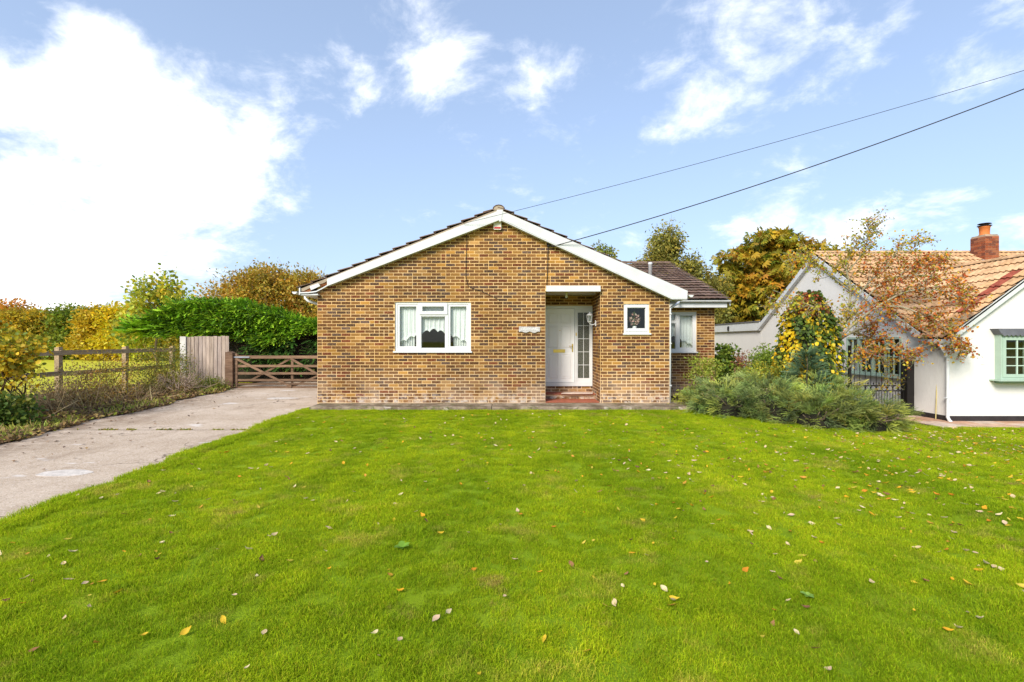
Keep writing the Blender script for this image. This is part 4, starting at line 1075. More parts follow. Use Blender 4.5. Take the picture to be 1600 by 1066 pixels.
    MB().lathe([(.15, cz1+.03), (.15, cz1+.06), (.13, cz1+.09), (.14, cz1+.29), (.155, cz1+.30), (.155, cz1+.325)], mx, my, 16).build('chimney_pot', MAT['chimpot'], ch, True)
    MB().lathe([(.13, cz1+.326), (.19, cz1+.345), (.19, cz1+.355), (.10, cz1+.37)], mx, my, 16).build('cowl', MAT['plinth'], ch)
    MB().lathe([(.10, cz1+.37), (.10, cz1+.40), (.185, cz1+.41), (.15, cz1+.43), (.02, cz1+.45)], mx, my, 16).build('cowl_cap', MAT['plinth'], ch)
    MB().prism([(cy0-.22, nmain(cy0-.22)+.035), (cy0, nmain(cy0)+.035), (cy0, nmain(cy0)+.07), (cy0-.22, nmain(cy0-.22)+.045)], cx0-.1, cx1+.1, 'x').build('flashing', MAT['flash'], ch)
    # ---- bay window on the wing
    x0, x1, z0, z1 = BW; yb = NY-.16
    bw = MB()
    bw.box(x0, x1, yb, NY+.05, z0, z0+.05); bw.box(x0, x1, yb, NY+.05, z1-.05, z1)
    nl = 4; pw = (x1-x0)/nl
    for i in range(nl+1): xx = x0+pw*i; bw.box(max(x0, xx-.03), min(x1, xx+.03), yb+.001, NY+.049, z0+.05, z1-.05)
    bo = bw.build('window', MAT['sage'], NH); bo['label'] = 'sage green box bay window with small panes'
    for i in range(nl):
        a, c = x0+pw*i+.03, x0+pw*(i+1)-.03; za, zb = z0+.05, z1-.05
        s = MB(); fr = .075
        s.box(a, a+fr, yb-.012, yb+.03, za, zb); s.box(c-fr, c, yb-.012, yb+.03, za, zb); s.box(a+fr, c-fr, yb-.012, yb+.03, zb-fr, zb); s.box(a+fr, c-fr, yb-.012, yb+.03, za, za+fr); s.build('sash', MAT['sage'], bo)
        ga, gc, g0, g1 = a+fr, c-fr, za+fr, zb-fr
        s = MB(); mxx = (ga+gc)/2; s.box(mxx-.014, mxx+.014, yb-.004, yb+.02, g0, g1)
        for j in range(1, 4): zz = g0+(g1-g0)*j/4; s.box(ga, gc, yb-.003, yb+.019, zz-.010, zz+.010)
        s.build('glazing_bar', MAT['sagelight'], bo)
        for u in range(2):
            for j in range(4):
                pa = ga+(gc-ga)*u/2; pb = ga+(gc-ga)*(u+1)/2; qa = g0+(g1-g0)*j/4; qb = g0+(g1-g0)*(j+1)/4
                MB().quad((pa, yb+.008, qa), (pb, yb+.008, qa), (pb, yb+.008, qb), (pa, yb+.008, qb)).build('pane', MAT['glass'], bo)
    MB().box(x0-.13, x1+.13, yb-.12, NY-.002, z0-.03, z0-.002).build('sill', MAT['sage'], bo)
    MB().prism([(yb-.07, z0-.031), (NY-.002, z0-.031), (NY-.002, z0-.085), (yb-.02, z0-.085)], x0-.005, x1+.005, 'x').build('apron', MAT['sagedark'], bo)
    cp = MB(); zz = z1+.002
    cp.prism([(x0-.025, zz), (x1+.025, zz), (x1+.12, zz+.135), (x0-.12, zz+.135)], yb-.05, NY-.002)
    cp.build('canopy', MAT['lead'], bo)
    s = MB(); n = 30
    for i in range(n):
        a = x0-.02+(x1-x0+.04)*i/n; w_ = (x1-x0+.04)/n; s.prism([(a, zz+.03), (a, zz-.005), (a+w_*.25, zz-.03), (a+w_*.5, zz-.038), (a+w_*.75, zz-.03), (a+w_, zz-.005), (a+w_, zz+.03)], yb-.062, yb-.051)
    s.build('valance', MAT['lead'], bo)
    # ---- side window
    b = MB(); a0, a1 = SWY0, SWY1
    b.box(NX-.03, NX+.05, a0, a1, SWZ0, SWZ0+.06); b.box(NX-.03, NX+.05, a0, a1, SWZ1-.06, SWZ1)
    nl = 4; pw = (a1-a0)/nl
    for i in range(nl+1): yy = a0+pw*i; b.box(NX-.029, NX+.049, max(a0, yy-.05), min(a1, yy+.05), SWZ0+.06, SWZ1-.06)
    so = b.build('window', MAT['sage'], NH); so['label'] = 'sage green side window seen through the railing'
    for i in range(nl):
        ya, yc = a0+pw*i+.05, a0+pw*(i+1)-.05; za, zb = SWZ0+.06, SWZ1-.06; ym = (ya+yc)/2
        s = MB().box(NX-.02, NX+.01, ym-.015, ym+.015, za, zb); zz = (za+zb)/2; s.box(NX-.019, NX+.009, ya, yc, zz-.012, zz+.012); s.build('glazing_bar', MAT['sagelight'], so)
        for (p, q) in ((ya, ym-.015), (ym+.015, yc)):
            for (u, v) in ((za, zz-.012), (zz+.012, zb)):
                MB().quad((NX-.005, p, u), (NX-.005, q, u), (NX-.005, q, v), (NX-.005, p, v)).build('pane', MAT['glass'], so)
    MB().box(NX-.13, NX-.001, a0-.05, a1+.05, SWZ0-.035, SWZ0-.001).build('sill', MAT['sage'], so)
    # lamp on the extension wall
    c = Vector((NX-.10, 23.5, Z_(512, 23.5)))
    a = thing('outside_lamp', 'small black lamp on the white extension wall', 'lamp', (NX, 23.5, c.z-.12))
    MB().box(NX-.05, NX-.004, 23.44, 23.56, c.z-.02, c.z+.12).build('back_plate', MAT['black'], a)
    MB().lathe([(.03, c.z-.14), (.055, c.z-.13), (.055, c.z+.02), (.02, c.z+.06)], NX-.12, 23.5, 10).build('lamp_body', MAT['black'], a)
    # bamboo cane leaning at the wall
    tag(MB().tube([P(1462, 655, NY+.25)+Vector((0, 0, 0)), P(1465, 560, NY+.35)], .012, 6).build('garden_cane', MAT['cane'], None), 'tall thin cane leaning on the white wall by the downpipe', 'cane')
MAT['mortar2'] = mat_plain('chimney_mortar', (.40, .27, .19), .95, .2, 5)
m = newmat('red_brick'); t = NT(m)
c = t.mix(t.math('MULTIPLY', t.ramp(t.noise(20, 4, .7), .5, .7), .5), t.attr('col'), (.33, .15, .09)); t.out(t.bsdf(c, .88, .12, t.noise(90, 3, .6), .002)); MAT['brick2'] = m
MAT['sagelight'] = mat_plain('pale_sage_bar', (.48, .60, .50), .5, .05, 5); MAT['sagedark'] = mat_plain('deep_sage', (.16, .27, .17), .55, .1, 5); MAT['cane'] = mat_plain('cane', (.50, .42, .18), .7, .2, 8)
build_neighbour()

# ------------------------------------------------------------------ fences, gate, railing
def build_fences():
    # post and rail fence along the verge
    FX = -11.75
    f = thing('rail_fence', 'weathered two-rail timber fence between the verge and the meadow', 'fence', (FX, 13, 0))
    posts = [8.6, 11.0, 13.28, 15.55, 17.7]
    for i, y in enumerate(posts):
        b = MB(); w = .06; h = 1.37+random.uniform(-.02, .03); k = random.uniform(.9, 1.15); tl = random.uniform(-.02, .02)
        n = len(b.v); b.box(FX-w, FX+w, y-w, y+w, -.1, h, (k, k*.97, k*.9))
        for q in range(n+4, n+8): x, yy, z = b.v[q]; b.v[q] = (x+tl, yy, z+(.02 if x > FX else 0))
        b.build('post', MAT['railwood'], f)
    for i in range(len(posts)-1):
        for z in (1.27, .72):
            a, c = posts[i], posts[i+1]; d = random.uniform(-.02, .02); k = random.uniform(.85, 1.2)
            b = MB(); n = len(b.v); b.box(FX+.061, FX+.10, a-.05, c+.045, z-.06, z+.06, (k, k*.97, k*.93))
            for q in range(n, n+8):
                x, yy, zz = b.v[q]
                if yy > (a+c)/2: b.v[q] = (x+random.uniform(0, .003), yy, zz+d)
            b.build('rail', MAT['railwood'], f)
    # close-boarded panel
    PY = 17.75
    p = thing('fence_panel', 'grey weathered close-boarded timber panel beside the field gate', 'fence panel', (X_(322, PY), PY, 0))
    xa, xb = X_(292, PY), X_(358, PY); n = 11; zt = Z_(526.5, PY)
    for i in range(n):
        a = xa+(xb-xa)*i/n; w = (xb-xa)/n; k = random.uniform(.85, 1.12); b = MB()
        z = zt+random.uniform(-.015, .015)+.03*i/n
        b.prism([(a-.012, PY-.004), (a+w, PY-.022), (a+w, PY-.006), (a-.012, PY+.004)], .02+random.uniform(0, .03), z, 'z', (k, k*.98, k*random.uniform(.93, 1.0))); b.build('board', MAT['panelwood'], p)
    for z in (.35, .95, 1.5): MB().box(xa, xb, PY+.006, PY+.05, z-.035, z+.035, (.8, .8, .8)).build('back_rail', MAT['panelwood'], p)
    c = MB().box(X_(282.5, PY), X_(291.5, PY), PY-.05, PY+.05, -.1, zt+.01); tag(c.build('concrete_post', MAT['cpost'], None), 'pale concrete post at the left end of the grey fence panel', 'post')
    # gate post and field gate
    GY = 17.2; s = GY/800
    k = MB().prism([(X_(354.5, GY), -.1), (X_(366.5, GY), -.1), (X_(366, GY), 1.18), (X_(360, GY), 1.22), (X_(354.8, GY), 1.19)], GY-.12, GY+.12, 'y', (.95, .9, .9)); tag(k.build('gate_post', MAT['gatewood'], None), 'thick brown timber gate post beside the grey fence panel', 'post')
    g = thing('field_gate', 'brown timber five-bar field gate with crossed braces', 'gate', (-7.4, GY, 0))
    gx0, gx1 = X_(367.5, GY), X_(367.5, GY)+3.66
    def bar(x0, z0, x1, z1, h, y0, y1, name):
        kk = random.uniform(.85, 1.2); d = Vector((x1-x0, 0, z1-z0)).normalized(); nx, nz = -d.z*h/2, d.x*h/2
        MB().prism([(x0-nx, z0-nz), (x1-nx, z1-nz), (x1+nx, z1+nz), (x0+nx, z0+nz)], y0, y1, 'y', (kk, kk*.97, kk*.95)).build(name, MAT['gatewood'], g)
    for (py_, h) in ((559, .10), (573, .075), (584.5, .075), (595, .075), (601, .06), (606.3, .07)):
        z = Z_(py_, GY)+.02; bar(gx0, z, gx1, z, h, GY-.022, GY+.022, 'rail')
    zt, zb = Z_(559, GY)+.02, Z_(606.3, GY)+.02; xm = X_(456, GY)
    bar(gx0+.05, zt-.05, xm, zb+.02, .075, GY-.05, GY-.023, 'brace')
    bar(xm-.05, zt-.05, X_(388, GY), Z_(596, GY), .06, GY+.023, GY+.05, 'brace')
    bar(xm-.02, zt-.05, gx1-.2, zb+.05, .07, GY-.05, GY-.0235, 'brace')
    bar(xm+.02, zb+.03, gx1-.1, zt-.3, .06, GY+.023, GY+.05, 'brace')
    MB().box(gx0-.0, gx0+.09, GY-.035, GY+.035, zb-.05, zt+.12, (1, 1, 1)).build('hanging_stile', MAT['gatewood'], g); MB().box(gx1-.08, gx1, GY-.035, GY+.035, zb-.05, zt+.06, (1, 1, 1)).build('meeting_stile', MAT['gatewood'], g)
    MB().box(xm-.04, xm+.04, GY+.023, GY+.04, zb, zt, (.9, .9, .9)).build('stile', MAT['gatewood'], g)
    MB().box(gx0-.10, gx0+.5, GY-.056, GY-.05, zt-.02, zt+.02).build('hinge_strap', MAT['flash'], g)
    k = MB().box(gx1+.02, gx1+.2, GY-.1, GY+.1, -.1, 1.2, (1, .95, .95)); tag(k.build('gate_post', MAT['gatewood'], None), 'brown gate post at the far end of the field gate, behind the bungalow', 'post')
    # iron railing between the gardens
    RY = 12.9; zg = gz(9, RY)
    r = thing('iron_railing', 'black wrought iron railing with a band of rings and spear tips', 'railing', (9.0, RY, zg))
    xa, xb = X_(1292, RY), X_(1412, RY); zt = Z_(549, RY); n = 14
    zr0, zr1 = Z_(611, RY), Z_(602.5, RY)
    for z, h in ((zr0, .012), (zr1, .012), (zg+.12, .016), (Z_(553, RY), .014)):
        MB().box(xa, xb, RY-.012, RY+.012, z-h, z+h).build('cross_bar', MAT['black'], r)
    for i in range(n+1):
        x = xa+(xb-xa)*i/n
        b = MB().tube([(x, RY, zg+.05), (x, RY, zt-.05)], .0085, 6); b.build('bar', MAT['black'], r)
        MB().lathe([(.009, zt-.06), (.022, zt-.03), (.012, zt), (.001, zt+.06)], x, RY, 6).build('spear_tip', MAT['black'], r)
        if i < n:
            xc = x+(xb-xa)/n/2; rr = (zr1-zr0)/2-.008
            pts = [(xc+rr*.98*math.cos(q*math.pi/8), RY, (zr0+zr1)/2+rr*math.sin(q*math.pi/8)) for q in range(17)]
            MB().tube(pts, .008, 5, cap=False).build('ring', MAT['black'], r)
            MB().tube([(xc, RY, zg+.1), (xc, RY, zr0)], .007, 5).build('dog_bar', MAT['black'], r)
            MB().lathe([(.007, zr1), (.007, zr1+.03), (.018, zr1+.05), (.002, zr1+.10)], xc, RY, 5).build('dog_tip', MAT['black'], r)
    for px_, w, ph in ((1327.5, .028, 540), (1293, .028, 540)):
        x = X_(px_, RY); MB().box(x-w, x+w, RY-w, RY+w, zg-.05, Z_(ph, RY)).build('railing_post', MAT['black'], r)
    k = MB().prism([(X_(1412.5, RY), zg-.1), (X_(1427.5, RY), zg-.1), (X_(1427.5, RY), Z_(562, RY)), (X_(1420, RY), Z_(560.5, RY)), (X_(1412.5, RY), Z_(562, RY))], RY-.11, RY+.11); tag(k.build('gate_post', MAT['black'], None), 'square black gate post against the white house wall', 'post')
    # wheelie bin between the houses
    bx, by = X_(1140, 15.6), 15.6; z = gz(bx, by)
    w = thing('wheelie_bin', 'black wheelie bin half hidden behind the shrubs', 'bin', (bx, by, z))
    b = MB(); lo = [(-.22, -.26), (.22, -.26), (.22, .26), (-.22, .26)]; hi = [(-.28, -.33), (.28, -.33), (.28, .33), (-.28, .33)]
    nn = len(b.v)
    for (q, zz) in ((lo, .06), (hi, 1.0)): b.v += [(bx+u, by+v, z+zz) for u, v in q]
    for i in range(4): j = (i+1) % 4; b.f.append((i, j, 4+j, 4+i)); b.c.append(None)
    b.f += [(3, 2, 1, 0), (4, 5, 6, 7)]; b.c += [None, None]; b.build('body', MAT['black'], w)
    MB().prism([(by-.36, z+1.0), (by+.36, z+1.0), (by+.36, z+1.05), (by, z+1.09), (by-.36, z+1.05)], bx-.30, bx+.30, 'x').build('lid', MAT['black'], w)
    for sx in (-1, 1): MB().tube([(bx+sx*.24, by+.28, z+.1), (bx+sx*.29, by+.28, z+.1)], .1, 14).build('wheel', MAT['black'], w)
MAT['cpost'] = mat_plain('concrete_post', (.58, .55, .50), .9, .15, 4, .003, .1)
build_fences()
# ------------------------------------------------------------------ vegetation toolkit (numpy)
def frames(axis, roll=None, up=None):
    """orthonormal frames (N,3,3): columns = axis, side, normal"""
    a = axis/np.linalg.norm(axis, axis=1, keepdims=True)
    ref = np.tile(np.array([0, 0, 1.0]), (len(a), 1)) if up is None else up
    bad = np.abs((a*ref).sum(1)) > .97; ref = ref.copy(); ref[bad] = (1, 0, 0)
    s = np.cross(ref, a); s /= np.linalg.norm(s, axis=1, keepdims=True); n = np.cross(a, s)
    if roll is not None:
        c, q = np.cos(roll)[:, None], np.sin(roll)[:, None]; s, n = s*c+n*q, n*c-s*q
    return np.stack([a, s, n], axis=2)
def scatter(tv, tf, tc, pos, fr, scale, col):
    """copies of a template: tv (k,3), tf list of equal-length faces, tc (nf,) brightness; returns verts, faces, face colours"""
    tv = np.asarray(tv, float); tf = np.asarray(tf, int); N = len(pos)
    v = np.einsum('nij,kj->nki', fr, tv)*np.asarray(scale).reshape(N, 1, 1)+pos[:, None, :]
    f = tf[None]+(np.arange(N)*len(tv))[:, None, None]
    c = col[:, None, :]*np.asarray(tc)[None, :, None]
    return v.reshape(-1, 3), f.reshape(-1, tf.shape[1]), c.reshape(-1, 3)
def np_mesh(name, parts):
    V = np.concatenate([p[0] for p in parts]).astype(np.float32); off = 0; F = []; C = []
    for p in parts: F.append(p[1]+off); C.append(p[2]); off += len(p[0])
    k = F[0].shape[1]; F = np.concatenate(F).astype(np.int32); C = np.concatenate(C).astype(np.float32)
    me = bpy.data.meshes.new(name); me.vertices.add(len(V)); me.vertices.foreach_set('co', V.ravel())
    me.loops.add(F.size); me.loops.foreach_set('vertex_index', F.ravel())
    me.polygons.add(len(F)); me.polygons.foreach_set('loop_start', np.arange(0, F.size, k, dtype=np.int32))
    me.update(calc_edges=True)
    a = me.attributes.new('col', 'FLOAT_COLOR', 'FACE'); a.data.foreach_set('color', np.concatenate([C, np.ones((len(C), 1), np.float32)], 1).ravel())
    return me
# templates: axis +x, width y, normal z
T_LEAF = ([(0, 0, 0), (.45, .28, .06), (1, 0, -.05), (.45, -.28, .06)], [(0, 2, 1), (0, 3, 2)], [1, .93])
T_BROAD = ([(0, 0, 0), (.3, .38, .05), (.75, .30, .0), (1, 0, -.12), (.75, -.30, .0), (.3, -.38, .05)], [(0, 2, 1), (0, 3, 2), (0, 4, 3), (0, 5, 4)], [1, 1, .92, .92])
def _palm():
    v = []; f = []; c = []
    for k in range(5):
        a = (k-2)*.62; r = 1-.1*abs(k-2); n = len(v); ca, sa = math.cos(a), math.sin(a)
        for (x, y, z) in ((0, 0, 0), (.6, .17, -.02), (1, 0, -.22), (.6, -.17, -.02)): v.append((r*(x*ca-y*sa), r*(x*sa+y*ca), z))
        f += [(n, n+2, n+1), (n, n+3, n+2)]; c += [1, .9]
    return v, f, c
T_PALM = _palm()
def _spray(n=11, spread=.55, ll=.22, w=.035, droop=.12):
    """feathery conifer shoot: a thin axis with leaflets both sides"""
    v = []; f = []; c = []
    r = random.Random(3)
    for i in range(n):
        s = (i+.3)/n; x = s; z = droop*(s-s*s)*1.0+.0
        for sd in (-1, 1):
            L = ll*(1.15-s*.75)*r.uniform(.8, 1.2); a = spread*r.uniform(.8, 1.25); n0 = len(v)
            dx, dy = math.cos(a)*L, math.sin(a)*L*sd; dz = r.uniform(-.02, .07)
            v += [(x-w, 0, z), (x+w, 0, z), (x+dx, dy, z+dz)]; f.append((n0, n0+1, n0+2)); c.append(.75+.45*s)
    n0 = len(v); v += [(.88, w, 0), (.88, -w, 0), (1.12, 0, .02)]; f.append((n0, n0+1, n0+2)); c.append(1.25)
    return v, f, c
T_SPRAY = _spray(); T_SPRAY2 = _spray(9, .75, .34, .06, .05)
LEAFK = 1.55
def pal(palette, n, jit=.14):
    cols = np.array([p[0] for p in palette])*LEAFK; w = np.array([p[1] for p in palette], float); w /= w.sum()
    c = cols[RNG.choice(len(w), n, p=w)]; return c*RNG.uniform(1-jit, 1+jit, (n, 1))*RNG.uniform(1-jit*.5, 1+jit*.5, (n, 3))
def unit(n):
    d = RNG.normal(size=(n, 3)); return d/np.linalg.norm(d, axis=1, keepdims=True)
def clumps(blobs, K, inner=.35):
    """clump centres spread through ellipsoids (cx,cy,cz,rx,ry,rz[,weight]), denser toward the outside"""
    w = np.array([(b[3]*b[4]*b[5])**.67*(b[6] if len(b) > 6 else 1) for b in blobs]); w /= w.sum()
    i = RNG.choice(len(blobs), K, p=w); B = np.array([b[:6] for b in blobs])[i]
    d = unit(K); r = (inner**2+(1-inner**2)*RNG.random((K, 1)))**.5*RNG.uniform(.88, 1.10, (K, 1))
    return B[:, :3]+d*B[:, 3:6]*r, d
def foliage(cents, outs, per, sigma, size, palette, tmpl=T_LEAF, up=.5, clumpjit=.25, flat=.6, droop=0.0, jit=.14):
    """leaves round clump centres -> (verts, faces, colours)"""
    K = len(cents); N = K*per; idx = np.repeat(np.arange(K), per)
    off = RNG.normal(size=(N, 3))*np.array([1, 1, flat])*np.asarray(sigma if np.ndim(sigma) == 0 else np.asarray(sigma)[idx][:, None])
    pos = cents[idx]+off
    base = pal(palette, K, clumpjit)[idx]; alt = pal(palette, N, jit); mixw = RNG.uniform(.15, .75, (N, 1)); col = base*(1-mixw)+alt*mixw
    ax = unit(N)+outs[idx]*.6+off/(np.linalg.norm(off, axis=1, keepdims=True)+1e-6)*.5; ax[:, 2] -= droop
    nrm = outs[idx]*.5+unit(N)*.7; nrm[:, 2] += up
    fr = frames(ax, RNG.uniform(-.7, .7, N), nrm)
    return scatter(*tmpl, pos, fr, RNG.uniform(size*.65, size*1.3, N), col)
def branchy(b, start, end, r0, r1, wob=.08, n=6, sides=6, col=None):
    s, e = Vector(start), Vector(end); L = (e-s).length; pts = []
    for i in range(n+1):
        t_ = i/n; p = s.lerp(e, t_)
        if 0 < i < n: p += Vector((random.gauss(0, wob), random.gauss(0, wob), random.gauss(0, wob*.6)))*L*.5
        pts.append(p)
    b.tube(pts, [r0+(r1-r0)*i/n for i in range(n+1)], sides, col); return pts
def tree(name, label, base, trunk_top, r, blobs, K, per, sigma, size, palette, tmpl=T_LEAF, limbs=14, cat='tree', group=None, twigs=0, bark='bark', leafmat='leaf', **kw):
    t_ = thing(name, label, cat, base, group)
    b = MB(); tp = branchy(b, base, trunk_top, r, r*.55, .04, 7, 8)
    cents, outs = clumps(blobs, K)
    for i in range(limbs):
        c = cents[random.randrange(K)]; st = tp[random.randrange(3, len(tp))]; m_ = branchy(b, st, c, r*.32, r*.06, .10, 6, 5)
        for j in range(2): q = cents[np.argmin(((cents-np.array(m_[4]))**2).sum(1)+RNG.random(K)*1.5)]; branchy(b, m_[3+j], q, r*.13, r*.03, .10, 4, 4)
    for i in range(twigs):
        c = Vector(cents[random.randrange(K)]); o_ = Vector(unit(1)[0])*.5; o_.z = abs(o_.z)+.3; branchy(b, c-o_*.8, c+o_*random.uniform(.6, 1.6), r*.05, r*.02, .1, 4, 4)
    b.build('trunk', MAT[bark], t_, True)
    me = np_mesh('crown', [foliage(cents, outs, per, sigma, size, palette, tmpl, **kw)])
    link('crown', me, MAT[leafmat], t_)
    return t_
def bush(name, label, base, blobs, K, per, sigma, size, palette, stems=10, cat='shrub', tmpl=T_LEAF, stemmat='redtwig', group=None, sr=.012, leafmat='leaf', **kw):
    t_ = thing(name, label, cat, base, group); b = MB(); cents, outs = clumps(blobs, K, .2)
    for i in range(stems):
        c = Vector(cents[random.randrange(K)]); s = Vector(base)+Vector((random.gauss(0, .18)*abs(blobs[0][3]), random.gauss(0, .18)*blobs[0][4], 0)); branchy(b, s, c, sr, sr*.35, .10, 6, 5)
    b.build('stems', MAT[stemmat], t_, True)
    link('leaves', np_mesh('leaves', [foliage(cents, outs, per, sigma, size, palette, tmpl, **kw)]), MAT[leafmat], t_)
    return t_
GREEN = [((.07, .13, .012), 3), ((.10, .17, .018), 3), ((.05, .10, .012), 2)]

def plant_background():
    # horse-chestnut like tree behind the white house
    bl = [(15.2, 31, 5.2, 3.2, 3.0, 2.9), (12.8, 31, 3.9, 2.1, 2.3, 1.9), (17.3, 31, 5.3, 1.9, 2.2, 2.5), (15.6, 30.5, 7.0, 1.8, 1.8, 1.3), (12.9, 31, 2.6, 2.3, 2.2, 1.4), (15.5, 31, 3.0, 3.0, 2.5, 1.8), (17.5, 31.5, 3.4, 2.0, 2.2, 2.0), (18.8, 31.5, 5.2, 1.5, 1.8, 2.0)]
    tree('chestnut_tree', 'big rounded tree turning gold behind the white house gable', (15.3, 31, 0), (15.3, 31, 4.5), .35, bl, 780, 18, .24, .34,
         [((.26, .20, .014), 4), ((.36, .24, .018), 3), ((.16, .17, .016), 3.5), ((.40, .20, .015), 1.6), ((.10, .125, .014), 2.2), ((.30, .12, .015), .7)], T_PALM, limbs=16, up=.9, droop=.5, flat=.5)
    # birch-like tree above the wing roof
    bl = [(6.9, 27, 4.6, .6, .7, 1.0), (7.7, 27, 4.9, 1.15, 1.1, 1.5), (8.15, 27, 6.7, .75, .7, 1.0), (7.1, 27, 3.9, .95, .9, 1.2), (9.6, 27.3, 5.3, .45, .5, .85), (9.5, 27.3, 3.9, 1.0, .9, 1.0), (10.6, 27.3, 4.2, .55, .5, .5, 1.2), (8.7, 27, 3.6, 1.3, 1, 1.1), (11.1, 27.3, 4.6, .35, .3, .25, .8), (10.3, 27.3, 2.9, 1.1, .8, .9)]
    tree('birch_tree', 'loose drooping olive green tree above the wing roof', (8.6, 27, 0), (8.6, 27, 4.2), .16, bl, 1300, 36, .20, .16,
         [((.17, .165, .03), 3), ((.23, .20, .035), 3), ((.12, .125, .03), 2.4), ((.30, .23, .035), 1.4)], T_LEAF, limbs=22, twigs=60, droop=.9, up=.2, flat=1.1)
    tree('ash_tree', 'tip of a small pale green tree peeping over the bungalow roof', (4.5, 27, 0), (4.6, 27, 5.2), .09, [(4.75, 27, 6.2, .6, .5, .55), (4.9, 27, 5.3, 1.1, .8, .7), (5.5, 27, 4.7, .9, .8, .7)], 130, 32, .16, .15,
         [((.17, .19, .03), 3), ((.12, .15, .03), 2), ((.24, .20, .03), 1)], limbs=8, droop=.5)
    # orange-brown tree behind the conifer hedge
    bl = [(-15.2, 33, 4.0, 3.0, 2.4, 2.2), (-12.9, 33, 4.2, 2.2, 2.2, 1.7), (-17.6, 33, 3.8, 2.4, 2.0, 2.1), (-11.2, 32, 3.0, 1.8, 1.8, 1.6), (-15.6, 32.5, 5.3, 1.9, 1.6, .9), (-13.4, 32.5, 5.0, 1.6, 1.5, .8)]
    tree('hawthorn_tree', 'broad orange-brown autumn tree behind the clipped conifer hedge', (-15, 33, 0), (-15, 33, 3.2), .25, bl, 1250, 30, .26, .19,
         [((.34, .21, .03), 3), ((.38, .18, .02), 2.4), ((.26, .21, .03), 4), ((.17, .17, .025), 3), ((.46, .28, .03), 2), ((.25, .11, .02), .6)], limbs=20, twigs=260, up=.4, flat=.9)
    # young sycamore at the end of the fence
    bl = [(-17.4, 25, 3.0, 1.2, 1.0, 1.3), (-18.1, 25, 4.0, .45, .4, .9, 1.3), (-16.9, 25, 4.2, .4, .4, .8, 1.3), (-17.5, 25, 4.3, .35, .35, 1.0), (-16.2, 25, 3.2, .7, .6, .9), (-18.4, 25, 2.2, .9, .8, 1.0)]
    tree('young_maple', 'slender yellow-green sapling rising above the hedgerow', (-17.4, 25, 0), (-17.4, 25, 3.6), .07, bl, 150, 20, .20, .17,
         [((.34, .32, .03), 3), ((.25, .29, .03), 3), ((.46, .34, .025), 2), ((.13, .19, .03), 2)], T_BROAD, limbs=16, twigs=40, up=.3, flat=1.2)
    # hedgerow across the meadow: one shrub after another
    rows = [(-45.8, 46.5, 5.4, 2.6, 'rust'), (-43.2, 45.5, 4.5, 2.2, 'gold'), (-40.6, 46, 4.7, 2.4, 'olive'), (-38.2, 45.5, 4.9, 2.2, 'green'), (-35.9, 46, 4.5, 2.0, 'olive'), (-34.9, 44, 4.6, 2.0, 'amber'), (-32.6, 43.5, 4.8, 2.0, 'yellow'), (-30.2, 43, 4.9, 2.2, 'lime'), (-26.5, 43, 4.6, 2.6, 'olive'), (-49.5, 47.5, 4.6, 2.8, 'gold')]
    P_ = {'rust': ([((.42, .16, .015), 3), ((.46, .25, .02), 2), ((.28, .18, .02), 2)], 'rust coloured hedgerow shrub at the far left of the meadow'),
          'gold': ([((.44, .27, .015), 3), ((.34, .25, .02), 3), ((.20, .19, .02), 2)], 'gold'), 'olive': ([((.20, .19, .018), 3), ((.28, .23, .018), 3), ((.13, .14, .018), 3), ((.42, .26, .02), 1)], 'olive'),
          'green': ([((.13, .19, .02), 3), ((.19, .23, .02), 3), ((.10, .13, .018), 2)], 'g'), 'amber': ([((.42, .27, .014), 3), ((.38, .28, .016), 3), ((.24, .21, .018), 2)], 'a'),
          'yellow': ([((.56, .42, .012), 4), ((.46, .36, .014), 3), ((.32, .29, .02), 2)], 'y'), 'lime': ([((.32, .34, .02), 3), ((.42, .36, .02), 3), ((.20, .24, .02), 2)], 'l')}
    names = ['rust-orange hedgerow tree near the left edge of the meadow', 'golden hedgerow shrub between the rust tree and the olive one', 'olive shrub left of the greenest hedgerow tree', 'greenest rounded tree of the meadow hedgerow', 'dull olive shrub right of the greenest hedgerow tree', 'amber-orange shrub in the middle of the meadow hedgerow', 'bright yellow shrub in the meadow hedgerow', 'lime green shrub below the slender sapling', 'olive shrub behind the conifer hedge end', 'golden shrub at the very left end of the hedgerow']
    for (x, y, h, r, k), nm in zip(rows, names):
        h *= .98; bl = [(x, y, h*.5, r, r*.8, h*.46), (x-r*.4, y-.5, h*.72, r*.55, r*.5, h*.26), (x+r*.5, y-.4, h*.66, r*.5, r*.5, h*.30), (x, y-1.0, h*.25, r*1.05, r*.7, h*.27)]
        tree('hedgerow_tree', nm, (x, y, 0), (x, y, h*.55), .14, bl, 420, 26, .32, .27, P_[k][0], limbs=8, twigs=50, up=.5, group='trees of the hedgerow across the meadow')
    # far wood on the horizon, one mass
    b = []; c = RNG.uniform(-170, 170, 900); y = RNG.uniform(120, 150, 900); z = RNG.uniform(.5, 6.5, 900)*RNG.uniform(.6, 1.1, 900)
    cents = np.stack([c, y, z], 1); outs = np.tile(np.array([[0, -1., .4]]), (900, 1))
    tag(link('distant_wood', np_mesh('distant_wood', [foliage(cents, outs, 14, 1.6, 2.2, [((.12, .12, .03), 3), ((.22, .16, .03), 2), ((.09, .10, .03), 2)], T_LEAF)]), MAT['leaf'], None), 'far line of woods beyond the meadow', None, None, 'stuff')

